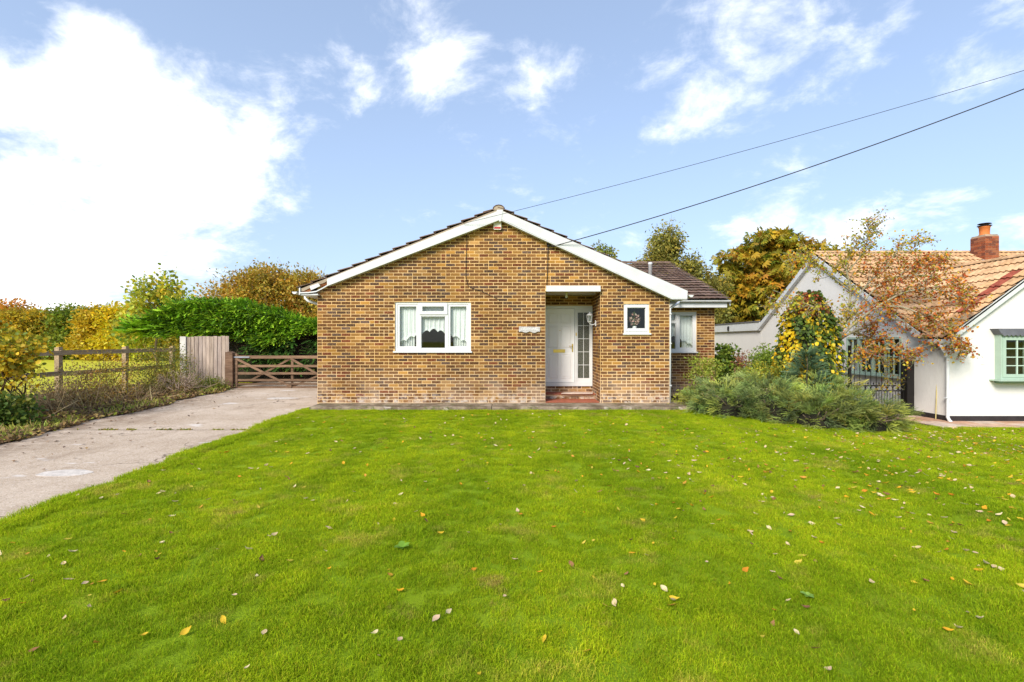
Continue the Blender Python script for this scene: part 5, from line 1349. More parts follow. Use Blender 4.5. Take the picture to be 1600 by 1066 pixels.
def conifer_hedge():
    base = (-9.2, 20.6, 0); t_ = thing('conifer_hedge', 'bushy green conifer hedge spilling over the grey fence panel', 'hedge', base)
    def topz(x): return np.interp(x, [-14.2, -13.6, -12.6, -11.6, -10.8, -9.2, -7.5, -4.0], [2.1, 2.5, 3.14, 3.24, 3.12, 2.74, 2.34, 2.2])
    b = MB()
    for x in np.arange(-12.6, -4, .8): branchy(b, (x, 20.6, 0), (x+random.uniform(-.2, .2), 20.6, float(topz(x))-.5), .07, .03, .05, 5, 6)
    b.build('trunks', MAT['bark'], t_, True)
    # inner dead twigs, seen where the face has gone bare
    n = 2600; x = RNG.uniform(-12.6, -4, n); z = RNG.uniform(.05, 1, n)*(topz(x)-.35); y = 19.62+RNG.uniform(0, .25, n)
    ax = np.stack([RNG.normal(0, .5, n), -np.abs(RNG.normal(.6, .4, n)), RNG.normal(.1, .5, n)], 1)
    tw = scatter([(0, .01, 0), (0, -.01, 0), (1, 0, 0)], [(0, 1, 2)], [1], np.stack([x, y, z], 1), frames(ax, RNG.uniform(-3, 3, n)), RNG.uniform(.2, .5, n), pal([((.17, .11, .065), 3), ((.10, .07, .04), 3), ((.24, .16, .10), 1)], n))
    link('bare_twigs', np_mesh('bare_twigs', [tw]), MAT['conifer'], t_)
    # near-black solid: shade inside the hedge put into colour, blocks daylight
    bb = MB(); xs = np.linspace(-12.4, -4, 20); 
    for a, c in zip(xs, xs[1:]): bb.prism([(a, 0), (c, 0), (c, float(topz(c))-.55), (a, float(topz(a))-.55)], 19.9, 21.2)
    bb.build('hedge_shade', MAT['foliageshade'], t_)
    parts = []
    def put(n, x, y, z, ax, size, palette, tm=T_SPRAY2):
        parts.append(scatter(*tm, np.stack([x, y, z], 1), frames(ax, RNG.uniform(-.6, .6, n)), RNG.uniform(size*.7, size*1.3, n), pal(palette, n, .2)))
    g = [((.09, .19, .010), 3), ((.15, .27, .012), 3), ((.04, .085, .010), 2.4), ((.23, .35, .02), 2)]
    # top
    n = 10000; x = RNG.uniform(-13.9, -4, n); y = RNG.uniform(19.3, 21.4, n); hump = topz(x)-.32*((y-20.4)/1.05)**2
    put(n, x, y, hump+.10*np.sin(x*2.7+y)*np.sin(y*3.1+x*.7)-RNG.uniform(0, .25, n), np.stack([RNG.normal(-.25, .6, n), RNG.normal(-.5, .5, n), RNG.normal(.35, .35, n)], 1), .22, g)
    # upper face, draping
    n = 12500; x = RNG.uniform(-13.9, -4, n); lo = np.interp(x, [-14, -12.6, -10.2, -9.4, -7.5, -6, -4], [1.8, 1.7, 1.65, 1.25, 1.95, 2.0, 1.95]); u = RNG.random(n)**.75
    z = lo+(topz(x)-.1-lo)*u; y = 19.35+RNG.uniform(-.12, .25, n)+.20*np.sin(x*2.3+1.1*np.sin(z*2))*np.sin(z*3.1+x)
    put(n, x, y, z, np.stack([RNG.normal(-.35, .7, n), -np.abs(RNG.normal(.7, .35, n)), RNG.normal(-.15, .4, n)], 1), .21, g)
    # lower face, thinner; shade under the hedge put into darker greens
    n = 1500; x = RNG.uniform(-10.2, -4.4, n); z = RNG.uniform(.5, 1.7, n); keep = np.sin(x*2.1+z*1.7)+np.sin(x*5.3-z*2) > -.1-0.5*(x < -7.5); x, z = x[keep], z[keep]; n = len(x)
    put(n, x, 19.5+RNG.uniform(-.1, .1, n), z, np.stack([RNG.normal(0, .6, n), -np.abs(RNG.normal(.6, .3, n)), RNG.normal(-.2, .4, n)], 1), .30, [((.045, .10, .015), 3), ((.03, .07, .012), 3), ((.10, .12, .02), 1)])
    # fronds reaching out to the left
    n = 900; x = RNG.uniform(-14.3, -12.6, n); u = RNG.random(n); z = 1.95+u*(topz(x)-2.05); y = RNG.uniform(19.3, 21, n)
    put(n, x, y, z, np.stack([-np.abs(RNG.normal(.9, .3, n)), RNG.normal(-.3, .4, n), RNG.normal(.15, .3, n)], 1), .6, g)
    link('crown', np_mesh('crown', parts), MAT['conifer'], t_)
MAT['foliageshade'] = mat_plain('foliage_shade', (.020, .018, .010), .95, .4, 4)  # near-black colour standing in for the shade inside dense foliage

def juniper(name, label, base, mounds, n, size, palette, tip, seed_dir=(0, 0)):
    t_ = thing(name, label, 'shrub', base); b = MB(); parts = []
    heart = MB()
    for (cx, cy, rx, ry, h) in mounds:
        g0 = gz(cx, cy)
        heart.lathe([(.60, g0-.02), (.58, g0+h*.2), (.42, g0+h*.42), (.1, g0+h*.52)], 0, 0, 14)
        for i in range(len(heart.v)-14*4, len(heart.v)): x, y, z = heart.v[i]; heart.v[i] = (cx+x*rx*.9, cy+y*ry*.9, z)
        K = max(10, int(n*rx*ry/sum(q[2]*q[3] for q in mounds)/46))
        for _ in range(K):                       # plumes: arching branches set with short sprays
            a = RNG.uniform(0, 2*math.pi); r0 = RNG.random()**.55*.80; lay_ = RNG.random()**.85; L = RNG.uniform(.18, .42)
            p0 = np.array([cx+rx*r0*math.cos(a), cy+ry*r0*math.sin(a)]); prof = math.sqrt(max(0, 1-r0*r0*.95))
            z0 = gz(*p0)+.03+h*prof*(.10+.76*lay_); da = a+RNG.normal(0, .5)
            el = .75*lay_-.15+RNG.normal(0, .18)-.35*r0; D = np.array([math.cos(da)*math.cos(el), math.sin(da)*math.cos(el), math.sin(el)])
            m_ = 46; t2 = RNG.random(m_)**.8; side = RNG.normal(0, 1, (m_, 3))*np.array([.065, .065, .045])*(1.15-t2)[:, None]
            pos = np.concatenate([p0, [z0]])+D*(L*t2)[:, None]+side; pos[:, 2] -= .10*t2**2; pos[:, 2] = np.maximum(pos[:, 2], ground(pos[:, 0], pos[:, 1])+.03)
            ax = D+side*7+RNG.normal(0, .28, (m_, 3)); ax[:, 2] += .12
            base = pal(palette, 1, .28)[0]; tipw = np.clip(t2*1.2-.35, 0, 1)[:, None]*RNG.uniform(.1, .75)*(.4+.6*lay_)
            col = (base*RNG.uniform(.8, 1.2, (m_, 1)))*(1-tipw)+np.array(tip)*1.35*tipw
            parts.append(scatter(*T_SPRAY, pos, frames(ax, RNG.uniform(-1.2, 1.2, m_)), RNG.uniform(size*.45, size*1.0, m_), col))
        for i in range(10):
            q = RNG.uniform(0, 2*math.pi); branchy(b, (cx, cy, g0), (cx+rx*.8*math.cos(q), cy+ry*.8*math.sin(q), g0+h*random.uniform(.3, .7)), .03, .008, .1, 5, 5)
    heart.build('inner_shade', MAT['foliageshade'], t_); b.build('stems', MAT['bark'], t_, True)
    link('foliage', np_mesh('foliage', parts), MAT['conifer'], t_)

def plant_right():
    jg = [((.12, .165, .052), 3), ((.17, .215, .06), 3), ((.06, .09, .036), 2.2), ((.25, .265, .055), 2)]
    juniper('juniper', 'grey-green spreading juniper nearest the bungalow corner', (4.9, 10.9, gz(4.9, 10.9)), [(4.75, 11.1, .75, .8, .75), (5.45, 10.75, .85, .9, .85), (4.3, 11.4, .45, .45, .5), (5.6, 11.4, .7, .7, 1.0)], 12000, .165, jg, (.30, .33, .07))
    juniper('juniper', 'wide spreading juniper in front of the iron railing', (6.6, 10.2, gz(6.6, 10.2)), [(6.35, 10.3, .8, .85, .85), (7.0, 10.25, .75, .8, .75), (5.95, 10.05, .6, .6, .6), (7.35, 10.5, .4, .5, .5), (6.6, 10.9, .8, .7, 1.0)], 14000, .165, [((.12, .16, .046), 3), ((.175, .21, .05), 3), ((.06, .088, .032), 2.2), ((.26, .26, .05), 2)], (.31, .31, .065))
    t_ = thing('dwarf_conifer', 'small grey-green conical conifer rising behind the juniper', 'conifer', (6.6, 11.5, gz(6.6, 11.5)))
    n = 700; u = RNG.random(n); a = RNG.uniform(0, 2*math.pi, n); r = .42*(1-u)**.8; z0 = gz(6.6, 11.5)
    pos = np.stack([6.62+r*np.cos(a), 11.5+r*np.sin(a), z0+.25+u*1.2], 1); ax = np.stack([np.cos(a), np.sin(a), .5+RNG.normal(0, .3, n)], 1)
    link('foliage', np_mesh('foliage', [scatter(*T_SPRAY, pos, frames(ax, RNG.uniform(-.8, .8, n)), RNG.uniform(.16, .32, n), pal([((.085, .14, .07), 3), ((.12, .18, .09), 2), ((.06, .10, .05), 2)], n))]), MAT['conifer'], t_)
    b = MB(); branchy(b, (6.62, 11.5, z0), (6.62, 11.5, z0+1.4), .03, .008, .02); b.build('trunk', MAT['bark'], t_, True)
    # ivy column
    cx, cy = X_(1257, 12.3), 12.3; g0 = gz(cx, cy)
    t_ = thing('ivy_column', 'yellow and dark green ivy wrapped round an old stump', 'ivy', (cx, cy, g0))
    b = MB(); branchy(b, (cx, cy, g0), (cx+.1, cy, 2.4), .22, .12, .03, 6, 10); b.build('stump', MAT['bark'], t_, True)
    MB().lathe([(.42, g0), (.50, .7), (.48, 1.3), (.40, 1.9), (.22, 2.4)], cx+.02, cy, 14).build('inner_shade', MAT['foliageshade'], t_, True)
    n = 5200; u = RNG.random(n); a = RNG.uniform(0, 2*math.pi, n); z = g0+.1+u*2.85
    rad = np.interp(u, [0, .3, .55, .8, 1], [.66, .68, .60, .46, .15])*RNG.uniform(.82, 1.10, n)*(1+.10*np.sin(a*5+u*9)+.07*np.sin(a*9-u*14))
    pos = np.stack([cx+.02+rad*np.cos(a)+.10*u, cy+rad*np.sin(a), z], 1)
    yel = np.clip(.95-.55*(np.cos(a)+.15)-.9*(u-.35)**2-.9*np.clip(u-.55, 0, 1)*2, 0, 1)*np.clip(np.sin(a*4+u*11)+.75, 0.1, 1)
    isy = RNG.random(n) < yel; col = np.where(isy[:, None], pal([((.62, .42, .015), 3), ((.50, .38, .02), 2), ((.36, .33, .02), 1.5)], n), pal([((.05, .085, .014), 4), ((.08, .125, .02), 3), ((.18, .21, .025), 1.6), ((.03, .05, .012), 2)], n))
    red = (RNG.random(n) < .5) & (u > .80) & (np.cos(a) < .4); col[red] = pal([((.22, .06, .025), 2), ((.16, .05, .02), 1)], int(red.sum()))
    ax = np.stack([np.cos(a)*.7, np.sin(a)*.7, -.7+RNG.normal(0, .3, n)], 1)+RNG.normal(0, .35, (n, 3)); nr = np.stack([np.cos(a), np.sin(a), .5*np.ones(n)], 1)+RNG.normal(0, .3, (n, 3))
    link('leaves', np_mesh('leaves', [scatter(*T_BROAD, pos, frames(ax, RNG.uniform(-.5, .5, n), nr), RNG.uniform(.06, .125, n), col)]), MAT['leaf'], t_)
    # the crab apple with red berries, leaning out of the ivy
    crab()
    # shrubs between the two houses
    z = gz(6.2, 14.8)
    bush('laurel_shrub', 'dark green shrub against the wing wall corner', (6.15, 15.0, z), [(6.15, 15.0, .75, .32, .4, .55), (6.35, 15.1, 1.15, .3, .3, .3), (6.1, 14.9, .35, .35, .35, .3)], 120, 30, .10, .085, [((.06, .105, .014), 3), ((.10, .16, .02), 3), ((.20, .24, .025), 1.5)], 10, tmpl=T_BROAD)
    bush('privet_shrub', 'light green rounded shrub under the white extension wall', (7.5, 15.2, gz(7.5, 15.2)), [(7.45, 15.2, .75, .5, .45, .5), (7.9, 15.3, .85, .4, .4, .45), (7.1, 15.2, .5, .35, .35, .35)], 170, 30, .11, .075, [((.13, .20, .02), 3), ((.19, .25, .025), 3), ((.08, .13, .018), 2)], 10)
    bush('privet_shrub', 'leafy green shrub half behind the ivy column', (8.2, 16.0, gz(8.2, 16)), [(8.1, 16, .8, .5, .5, .65), (8.6, 16, .6, .5, .5, .5)], 120, 30, .11, .08, [((.12, .18, .02), 3), ((.17, .22, .025), 3), ((.07, .12, .018), 2)], 8)
    bush('red_leaved_shrub', 'thin upright shrub with dusky red leaves beside the bin', (X_(1160, 13.8), 13.8, gz(6.2, 13.8)), [(X_(1160, 13.8), 13.8, .75, .17, .17, .55), (X_(1158, 13.8), 13.8, 1.15, .10, .1, .35)], 40, 16, .07, .055, [((.30, .10, .07), 3), ((.22, .085, .05), 2), ((.28, .20, .08), 1.5)], 12, sr=.008)
    bush('hebe_shrub', 'low yellow-green shrub growing up against the corner downpipe', (4.15, 11.75, 0), [(4.15, 11.85, .25, .28, .3, .22), (4.4, 12.1, .75, .2, .25, .45), (4.75, 12.3, .95, .2, .25, .35)], 80, 26, .09, .06, [((.24, .27, .03), 3), ((.17, .22, .03), 3), ((.32, .31, .05), 1.5)], 12)
    bush('berberis_shrub', 'yellowing low shrub showing above the middle of the junipers', (5.9, 12.2, gz(5.9, 12.2)), [(5.9, 12.2, .75, .5, .4, .35), (6.4, 12.1, .8, .35, .3, .3)], 90, 26, .09, .06, [((.22, .25, .03), 3), ((.34, .26, .02), 2), ((.14, .18, .025), 2)], 12)
    t_ = thing('ornamental_grass', 'tuft of upright narrow green blades behind the junipers', 'plant', (X_(1163, 12.8), 12.8, gz(5.8, 12.8))); n = 90
    pos = np.stack([X_(1163, 12.8)+RNG.normal(0, .13, n), 12.8+RNG.normal(0, .1, n), np.full(n, gz(5.8, 12.8)+.25)], 1); ax = np.stack([RNG.normal(0, .3, n), RNG.normal(0, .3, n), np.ones(n)], 1)
    link('blades', np_mesh('blades', [scatter([(0, .012, 0), (0, -.012, 0), (.6, .01, .0), (.6, -.01, 0), (1, 0, .08)], [(0, 1, 3), (0, 3, 2), (2, 3, 4)], [1, 1, 1], pos, frames(ax, RNG.uniform(-3, 3, n)), RNG.uniform(.5, .8, n), pal([((.25, .30, .10), 2), ((.36, .38, .16), 1)], n))]), MAT['leaf'], t_)

def crab():
    Y0 = 12.35; bx = X_(1296, Y0); g0 = gz(bx, Y0)
    t_ = thing('crab_apple_tree', 'sprawling half-bare tree with red berries and rusty leaves', 'tree', (bx, Y0, g0))
    b = MB(); tips = []
    def W_(px_, py_, dy=0.): return P(px_, py_, Y0+dy)
    def curve(pts, r0, r1, sides=7):
        out = []; n = 5
        pts = [Vector(p) for p in pts]
        for i in range(len(pts)-1):
            p0 = pts[max(i-1, 0)]; p1 = pts[i]; p2 = pts[i+1]; p3 = pts[min(i+2, len(pts)-1)]
            for k in range(n):
                s = k/n; out.append(.5*((2*p1)+(p2-p0)*s+(2*p0-5*p1+4*p2-p3)*s*s+(3*p1-p0-3*p2+p3)*s**3))
        out.append(pts[-1]); m_ = len(out)-1
        b.tube(out, [r0+(r1-r0)*i/m_ for i in range(m_+1)], sides); return out
    fork = W_(1308, 534)
    trunk = curve([Vector((bx, Y0, g0-.05)), W_(1299, 600), W_(1300, 560), fork], .085, .065, 9)
    limbs = [
        ([fork, W_(1322, 495), W_(1329, 455, -.1), W_(1322, 415, -.2), W_(1334, 388, -.2)], .042, .010),
        ([W_(1250, 524, -.35), W_(1285, 519, -.25), W_(1310, 515), W_(1335, 490, .1), W_(1380, 468, .1), W_(1430, 470, .2), W_(1470, 495, .2)], .030, .006),
        ([fork, W_(1330, 510, -.2), W_(1370, 480, -.5), W_(1420, 455, -.7), W_(1475, 455, -.8), W_(1520, 480, -.9)], .036, .006),
        ([fork, W_(1340, 515, .1), W_(1390, 500, -.1), W_(1440, 510, -.2), W_(1480, 540, -.3), W_(1500, 575, -.3)], .030, .005),
        ([fork, W_(1335, 520, .3), W_(1365, 535, .2), W_(1380, 570, .1), W_(1390, 600, .1)], .026, .006),
        ([W_(1299, 590), W_(1325, 575, -.3), W_(1350, 555, -.5), W_(1395, 545, -.6), W_(1430, 560, -.7)], .028, .006),
        ([W_(1322, 495), W_(1350, 450, .3), W_(1385, 415, .5), W_(1410, 385, .5), W_(1440, 378, .5)], .026, .005),
        ([W_(1329, 455, -.1), W_(1290, 425, -.2), W_(1262, 400, -.3), W_(1240, 405, -.3)], .020, .005),
        ([W_(1325, 425, -.15), W_(1348, 395, -.2), W_(1358, 368, -.2), W_(1357, 350, -.2)], .016, .004),
        ([W_(1335, 490, .1), W_(1375, 445, .2), W_(1430, 430, .1), W_(1485, 440, 0), W_(1515, 470, 0)], .02, .005),
        ([W_(1370, 480, -.5), W_(1410, 480, -.7), W_(1455, 500, -.8), W_(1490, 525, -.9), W_(1505, 550, -.9)], .018, .005),
        ([W_(1350, 450, .3), W_(1390, 440, .5), W_(1435, 415, .5), W_(1470, 410, .5)], .016, .005),
        ([fork, W_(1300, 500, -.3), W_(1272, 480, -.5), W_(1235, 470, -.5), W_(1212, 480, -.5)], .022, .005)]
    pts = []
    for (p, r0, r1) in limbs: pts.append(curve(p, r0, r1))
    rnd = random.Random(5)
    twigs = []
    for li, path in enumerate(pts):
        m_ = len(path)
        for k in range(46):
            i = rnd.randrange(int(m_*.25), m_-1); s = path[i]; d = (path[min(i+2, m_-1)]-path[max(i-2, 0)]).normalized()
            q = Vector((rnd.gauss(0, 1), rnd.gauss(0, .8), rnd.gauss(.15, .8))).normalized(); e = s+(d*.7+q*.8).normalized()*rnd.uniform(.16, .50)
            mid = s.lerp(e, .5)+Vector((0, 0, rnd.uniform(-.02, .07))); b.tube([s, mid, e], [.0075, .0055, .003], 4); twigs.append((s, e))
            for j in range(2):
                f = s.lerp(e, rnd.uniform(.4, 1)); g = f+Vector((rnd.gauss(0, 1), rnd.gauss(0, .8), rnd.gauss(-.05, .8))).normalized()*rnd.uniform(.10, .32); b.tube([f, g], [.004, .002], 3); twigs.append((f, g))
    b.build('trunk', MAT['greybark'], t_, True)
    # leaves: sparse among the bare middle, dense and rusty to the right, yellow-green at the top
    pos = []; col = []
    rust = [((.36, .10, .015), 3), ((.26, .055, .014), 2.5), ((.42, .19, .02), 3), ((.30, .22, .025), 2), ((.17, .15, .022), 1.5)]
    top = [((.40, .27, .02), 3), ((.28, .25, .025), 3), ((.42, .17, .015), 1.5), ((.20, .21, .025), 2)]
    for (s, e) in twigs:
        m_ = s.lerp(e, .5); px_ = 800+m_.x/m_.y*800; py_ = 533-(m_.z-CAMZ)/m_.y*800
        if py_ < 365: k, pl = 2, top
        elif px_ > 1345 and 400 < py_ < 560: k, pl = 7, rust
        elif py_ < 440: k, pl = 5, top
        elif px_ < 1290: k, pl = 5, top
        elif px_ > 1360 and py_ > 540: k, pl = 3, top
        else: k, pl = 4, top
        for j in range(k):
            pos.append(s.lerp(e, rnd.uniform(.1, 1.05))+Vector((rnd.gauss(0, .035), rnd.gauss(0, .05), rnd.gauss(0, .035)))); col.append(pal(pl, 1, .2)[0])
    pos = np.array([tuple(p) for p in pos]); n = len(pos)
    # spray of leaves standing on the fine top shoots
    link('leaves', np_mesh('leaves', [scatter(*T_BROAD, pos, frames(unit(n)+np.array([0, 0, -.4]), RNG.uniform(-3, 3, n)), RNG.uniform(.035, .07, n), np.array(col))]), MAT['leaf'], t_)
    bb = MB(); 
    v = []; 
    sel = [twigs[rnd.randrange(len(twigs))] for _ in range(520)]
    sv = np.array([(1, 0, 0), (0, 1, 0), (-1, 0, 0), (0, -1, 0), (0, 0, 1), (0, 0, -1)], float); sf = [(0, 1, 4), (1, 2, 4), (2, 3, 4), (3, 0, 4), (1, 0, 5), (2, 1, 5), (3, 2, 5), (0, 3, 5)]
    bp = np.array([tuple(s.lerp(e, rnd.uniform(.3, 1))+Vector((rnd.gauss(0, .02), rnd.gauss(0, .02), -.02))) for s, e in sel])
    link('berries', np_mesh('berries', [scatter(sv, sf, [1]*8, bp, np.tile(np.eye(3), (len(bp), 1, 1)), RNG.uniform(.010, .016, len(bp)), pal([((.30, .018, .012), 3), ((.20, .012, .010), 2)], len(bp)))]), MAT['leaf'], t_)

def plant_left():
    # bush at the left edge, leaning over the verge
    bl = [(-10.3, 9.9, 1.5, .6, .5, .42), (-9.5, 9.8, 1.3, .45, .4, .36), (-9.3, 9.8, .95, .3, .3, .22), (-10.7, 9.9, 1.2, .5, .5, .5), (-10.4, 9.7, .85, .55, .5, .4), (-10.7, 10.1, 1.8, .4, .4, .28)]
    bush('hawthorn_bush', 'yellowing bush at the left edge beside the driveway', (-9.75, 9.9, 0), bl, 260, 22, .12, .085, [((.46, .31, .015), 4.5), ((.30, .27, .02), 3), ((.17, .20, .02), 3), ((.08, .11, .018), 2), ((.44, .19, .015), 1)], 26, sr=.02, tmpl=T_BROAD)
    bush('bramble', 'dark green bramble at the foot of the left edge bush', (-9.2, 9.3, 0), [(-9.2, 9.2, .3, .55, .4, .3), (-9.9, 9.1, .35, .5, .4, .35)], 90, 22, .10, .075, [((.05, .09, .014), 3), ((.08, .125, .018), 3), ((.16, .16, .02), 1)], 14, tmpl=T_BROAD, sr=.008)
    specs = [
        ('thicket of brown stalks below the first fence post', -10.6, 11.6, .55, .75, .45, [((.20, .13, .06), 3), ((.26, .18, .08), 3), ((.14, .14, .025), 1.5)], 60, 12, 60),
        ('reddish brown bush half hiding the second fence post', -11.0, 13.9, .85, .75, .85, [((.24, .16, .03), 3), ((.30, .15, .03), 2), ((.16, .17, .025), 2), ((.34, .24, .03), 1)], 130, 20, 40),
        ('olive bush between the fence post and the grey panel', -10.9, 15.6, .85, .9, .95, [((.15, .16, .025), 3), ((.23, .20, .03), 3), ((.10, .11, .02), 2), ((.30, .17, .03), 1)], 170, 22, 34),
        ('green bush in front of the concrete post', -11.3, 16.8, .9, .85, .95, [((.13, .15, .022), 3), ((.19, .19, .03), 2), ((.38, .16, .02), .7), ((.08, .10, .018), 2)], 150, 22, 24),
        ('dry tangle of grasses beyond the left edge bush', -11.2, 10.6, .4, .9, .5, [((.30, .22, .09), 3), ((.22, .16, .06), 3), ((.24, .24, .04), 2)], 70, 14, 50),
        ('brown thicket between the two fence posts', -10.8, 12.6, .6, .8, .6, [((.22, .15, .06), 3), ((.17, .11, .05), 3), ((.20, .19, .03), 2)], 110, 18, 60),
        ('tuft of ivy and weeds at the foot of the gate post', -9.75, 16.6, .25, .4, .28, [((.13, .17, .02), 3), ((.24, .24, .03), 2), ((.09, .12, .018), 2)], 60, 22, 10),
        ('low weeds in front of the grey fence panel', -10.3, 16.5, .25, .5, .35, [((.16, .19, .025), 3), ((.28, .25, .03), 2), ((.10, .13, .02), 2)], 70, 22, 10)]
    for (lab, x, y, zc, r, h, pl, K, per, st) in specs:
        bush('verge_shrub', lab, (x, y, 0), [(x, y, zc*.8, r, r*.8, h*.85), (x+.3, y-.2, zc*.4, r*.9, r*.7, h*.5)], K, per, .11, .055, pl, st, sr=.009, group='wild shrubs along the verge', stemmat='twig' if 'dry' in lab or 'stalk' in lab else 'redtwig')
    # bare branching dead shrub
    b = MB(); s0 = Vector((-9.9, 15.3, 0)); r = random.Random(9)
    def grow(p, d, L, rad, dep):
        e = p+d*L; m_ = p.lerp(e, .5)+Vector((r.gauss(0, .03), r.gauss(0, .03), r.gauss(0, .02))); b.tube([p, m_, e], [rad, rad*.85, rad*.65], 5)
        if dep == 0: return
        for k in range(3): grow(e if k else m_, (d+Vector((r.gauss(0, .45), r.gauss(0, .45), r.gauss(.05, .35)))).normalized(), L*r.uniform(.55, .85), rad*.6, dep-1)
    for k in range(9): grow(s0+Vector((r.gauss(0, .12), r.gauss(0, .12), -.03)), Vector((r.gauss(.2, .6), r.gauss(-.1, .5), .75)).normalized(), .38, .016, 3)
    tag(b.build('dead_shrub', MAT['deadwood'], None, True), 'bare pinkish-grey dead shrub lying near the grey panel', 'shrub')
    # litter, cut stalks and weeds on the verge: nobody could count them
    n = 16000; y = RNG.uniform(5.5, 17.3, n); dl = np.array([drive_left(q) for q in y]); x = dl+.12-np.abs(RNG.normal(0, 1.0, n)); ok = x > -13; x, y = x[ok], y[ok]; n = len(x)
    lump = .05+.17*np.clip(np.sin(x*3.1+y*1.7)*np.sin(y*2.3-x), 0, 1)*np.clip((np.array([drive_left(q) for q in y])-x)/.6, 0, 1)
    z = RNG.random(n)*lump; ax = unit(n); ax[:, 2] = np.abs(ax[:, 2])*.35
    parts = [scatter(*T_LEAF, np.stack([x, y, z], 1), frames(ax, RNG.uniform(-3, 3, n)), RNG.uniform(.03, .11, n), pal([((.13, .08, .035), 4), ((.20, .13, .05), 3), ((.28, .19, .07), 2), ((.07, .045, .025), 3), ((.22, .24, .03), 1.6)], n))]
    me = np_mesh('leaf_litter', parts); tag(link('leaf_litter', me, MAT['dryleaf'], None), 'brown leaf litter and soil crumbs along the verge', None, None, 'stuff')
    n = 3600; y = RNG.uniform(6.5, 17.3, n); dl = np.array([drive_left(q) for q in y]); x = dl+.05-np.abs(RNG.normal(.5, .9, n)); keep = (np.sin(x*2.2+1)+np.sin(y*1.9+x) > .1) & (x > -13); x, y = x[keep], y[keep]; n = len(x)
    ax = np.stack([RNG.normal(0, .45, n), RNG.normal(0, .45, n), np.ones(n)], 1)
    tm = ([(0, .05, 0), (0, -.05, 0), (.6, .04, .03), (.6, -.04, .03), (1, 0, .2)], [(0, 1, 3), (0, 3, 2), (2, 3, 4)], [.8, 1, 1.1])
    tag(link('verge_grass', np_mesh('verge_grass', [scatter(*tm, np.stack([x, y, np.zeros(n)], 1), frames(ax, RNG.uniform(-3, 3, n)), RNG.uniform(.07, .20, n), pal([((.22, .26, .03), 3), ((.30, .29, .05), 2), ((.15, .20, .025), 2), ((.32, .24, .10), 1.5)], n))]), MAT['leaf'], None), 'rough grass tufts growing along the verge', None, None, 'stuff')
    n = 900; y = RNG.uniform(9.5, 16.5, n); x = -10.4+RNG.normal(0, .75, n); ok = x < np.array([drive_left(q) for q in y])-.3; x, y = x[ok], y[ok]; n = len(x)
    ax = np.stack([RNG.normal(0, .8, n), RNG.normal(0, .6, n), np.abs(RNG.normal(.8, .4, n))], 1)
    tm = ([(0, .008, 0), (0, -.008, 0), (.6, .006, .05), (.6, -.006, .05), (1, 0, -.02)], [(0, 1, 3), (0, 3, 2), (2, 3, 4)], [.9, 1, 1.1])
    tag(link('dry_stalks', np_mesh('dry_stalks', [scatter(*tm, np.stack([x, y, np.zeros(n)], 1), frames(ax, RNG.uniform(-3, 3, n)), RNG.uniform(.35, .95, n), pal([((.34, .25, .13), 3), ((.22, .15, .08), 3), ((.14, .09, .05), 2)], n))]), MAT['leaf'], None), 'tangle of dry stalks below the rail fence', None, None, 'stuff')
    # moss and weeds in the driveway joint
    n = 900; x = RNG.uniform(-8.0, -4.6, n); k = np.sin(x*6)+np.sin(x*13+1) > .2; x = x[k]; n = len(x); y = 9.092+RNG.normal(0, .018, n)
    ax = np.stack([RNG.normal(0, .7, n), RNG.normal(0, .7, n), np.ones(n)*.6], 1)
    tag(link('joint_moss', np_mesh('joint_moss', [scatter(*T_LEAF, np.stack([x, y, np.full(n, -.012)], 1), frames(ax, RNG.uniform(-3, 3, n)), RNG.uniform(.015, .05, n), pal([((.25, .24, .04), 3), ((.16, .17, .03), 2), ((.25, .15, .05), 1)], n))]), MAT['leaf'], None), 'moss and weeds in the driveway joint', None, None, 'stuff')
MAT['deadwood'] = mat_plain('dead_wood', (.42, .31, .24), .9, .3, 6, .003, .1)
plant_background(); conifer_hedge(); plant_right(); plant_left()
# ------------------------------------------------------------------ lawn grass (tufts scattered by geometry nodes) and fallen leaves
def tuft(name, nb, rad, h, lean, w):
    v = []; f = []; c = []; r = random.Random(name)
    for i in range(nb):
        a = r.uniform(0, 2*math.pi); q = rad*math.sqrt(r.random()); x, y = q*math.cos(a), q*math.sin(a)
        b = r.uniform(0, 2*math.pi); L = h*r.uniform(.55, 1.25); d = lean*r.uniform(.2, 1.3); dx, dy = math.cos(b)*d*L, math.sin(b)*d*L
        e = r.uniform(0, 2*math.pi); wx, wy = math.cos(e)*w, math.sin(e)*w; n = len(v)
        v += [(x-wx, y-wy, -.004), (x+wx, y+wy, -.004), (x+dx*.4+wx*.8, y+dy*.4+wy*.8, L*.6), (x+dx*.4-wx*.8, y+dy*.4-wy*.8, L*.6), (x+dx, y+dy, L*(1-.25*d))]
        f += [(n, n+1, n+2, n+3), (n+3, n+2, n+4)]
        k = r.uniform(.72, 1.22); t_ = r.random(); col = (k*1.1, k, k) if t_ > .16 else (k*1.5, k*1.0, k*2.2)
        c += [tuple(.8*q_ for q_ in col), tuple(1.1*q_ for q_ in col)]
    me = bpy.data.meshes.new(name); me.from_pydata(v, [], f)
    at = me.attributes.new('col', 'FLOAT_COLOR', 'FACE'); at.data.foreach_set('color', np.array([(*q, 1) for q in c], np.float32).ravel())
    me.materials.append(MAT['grass']); return bpy.data.objects.new(name, me)
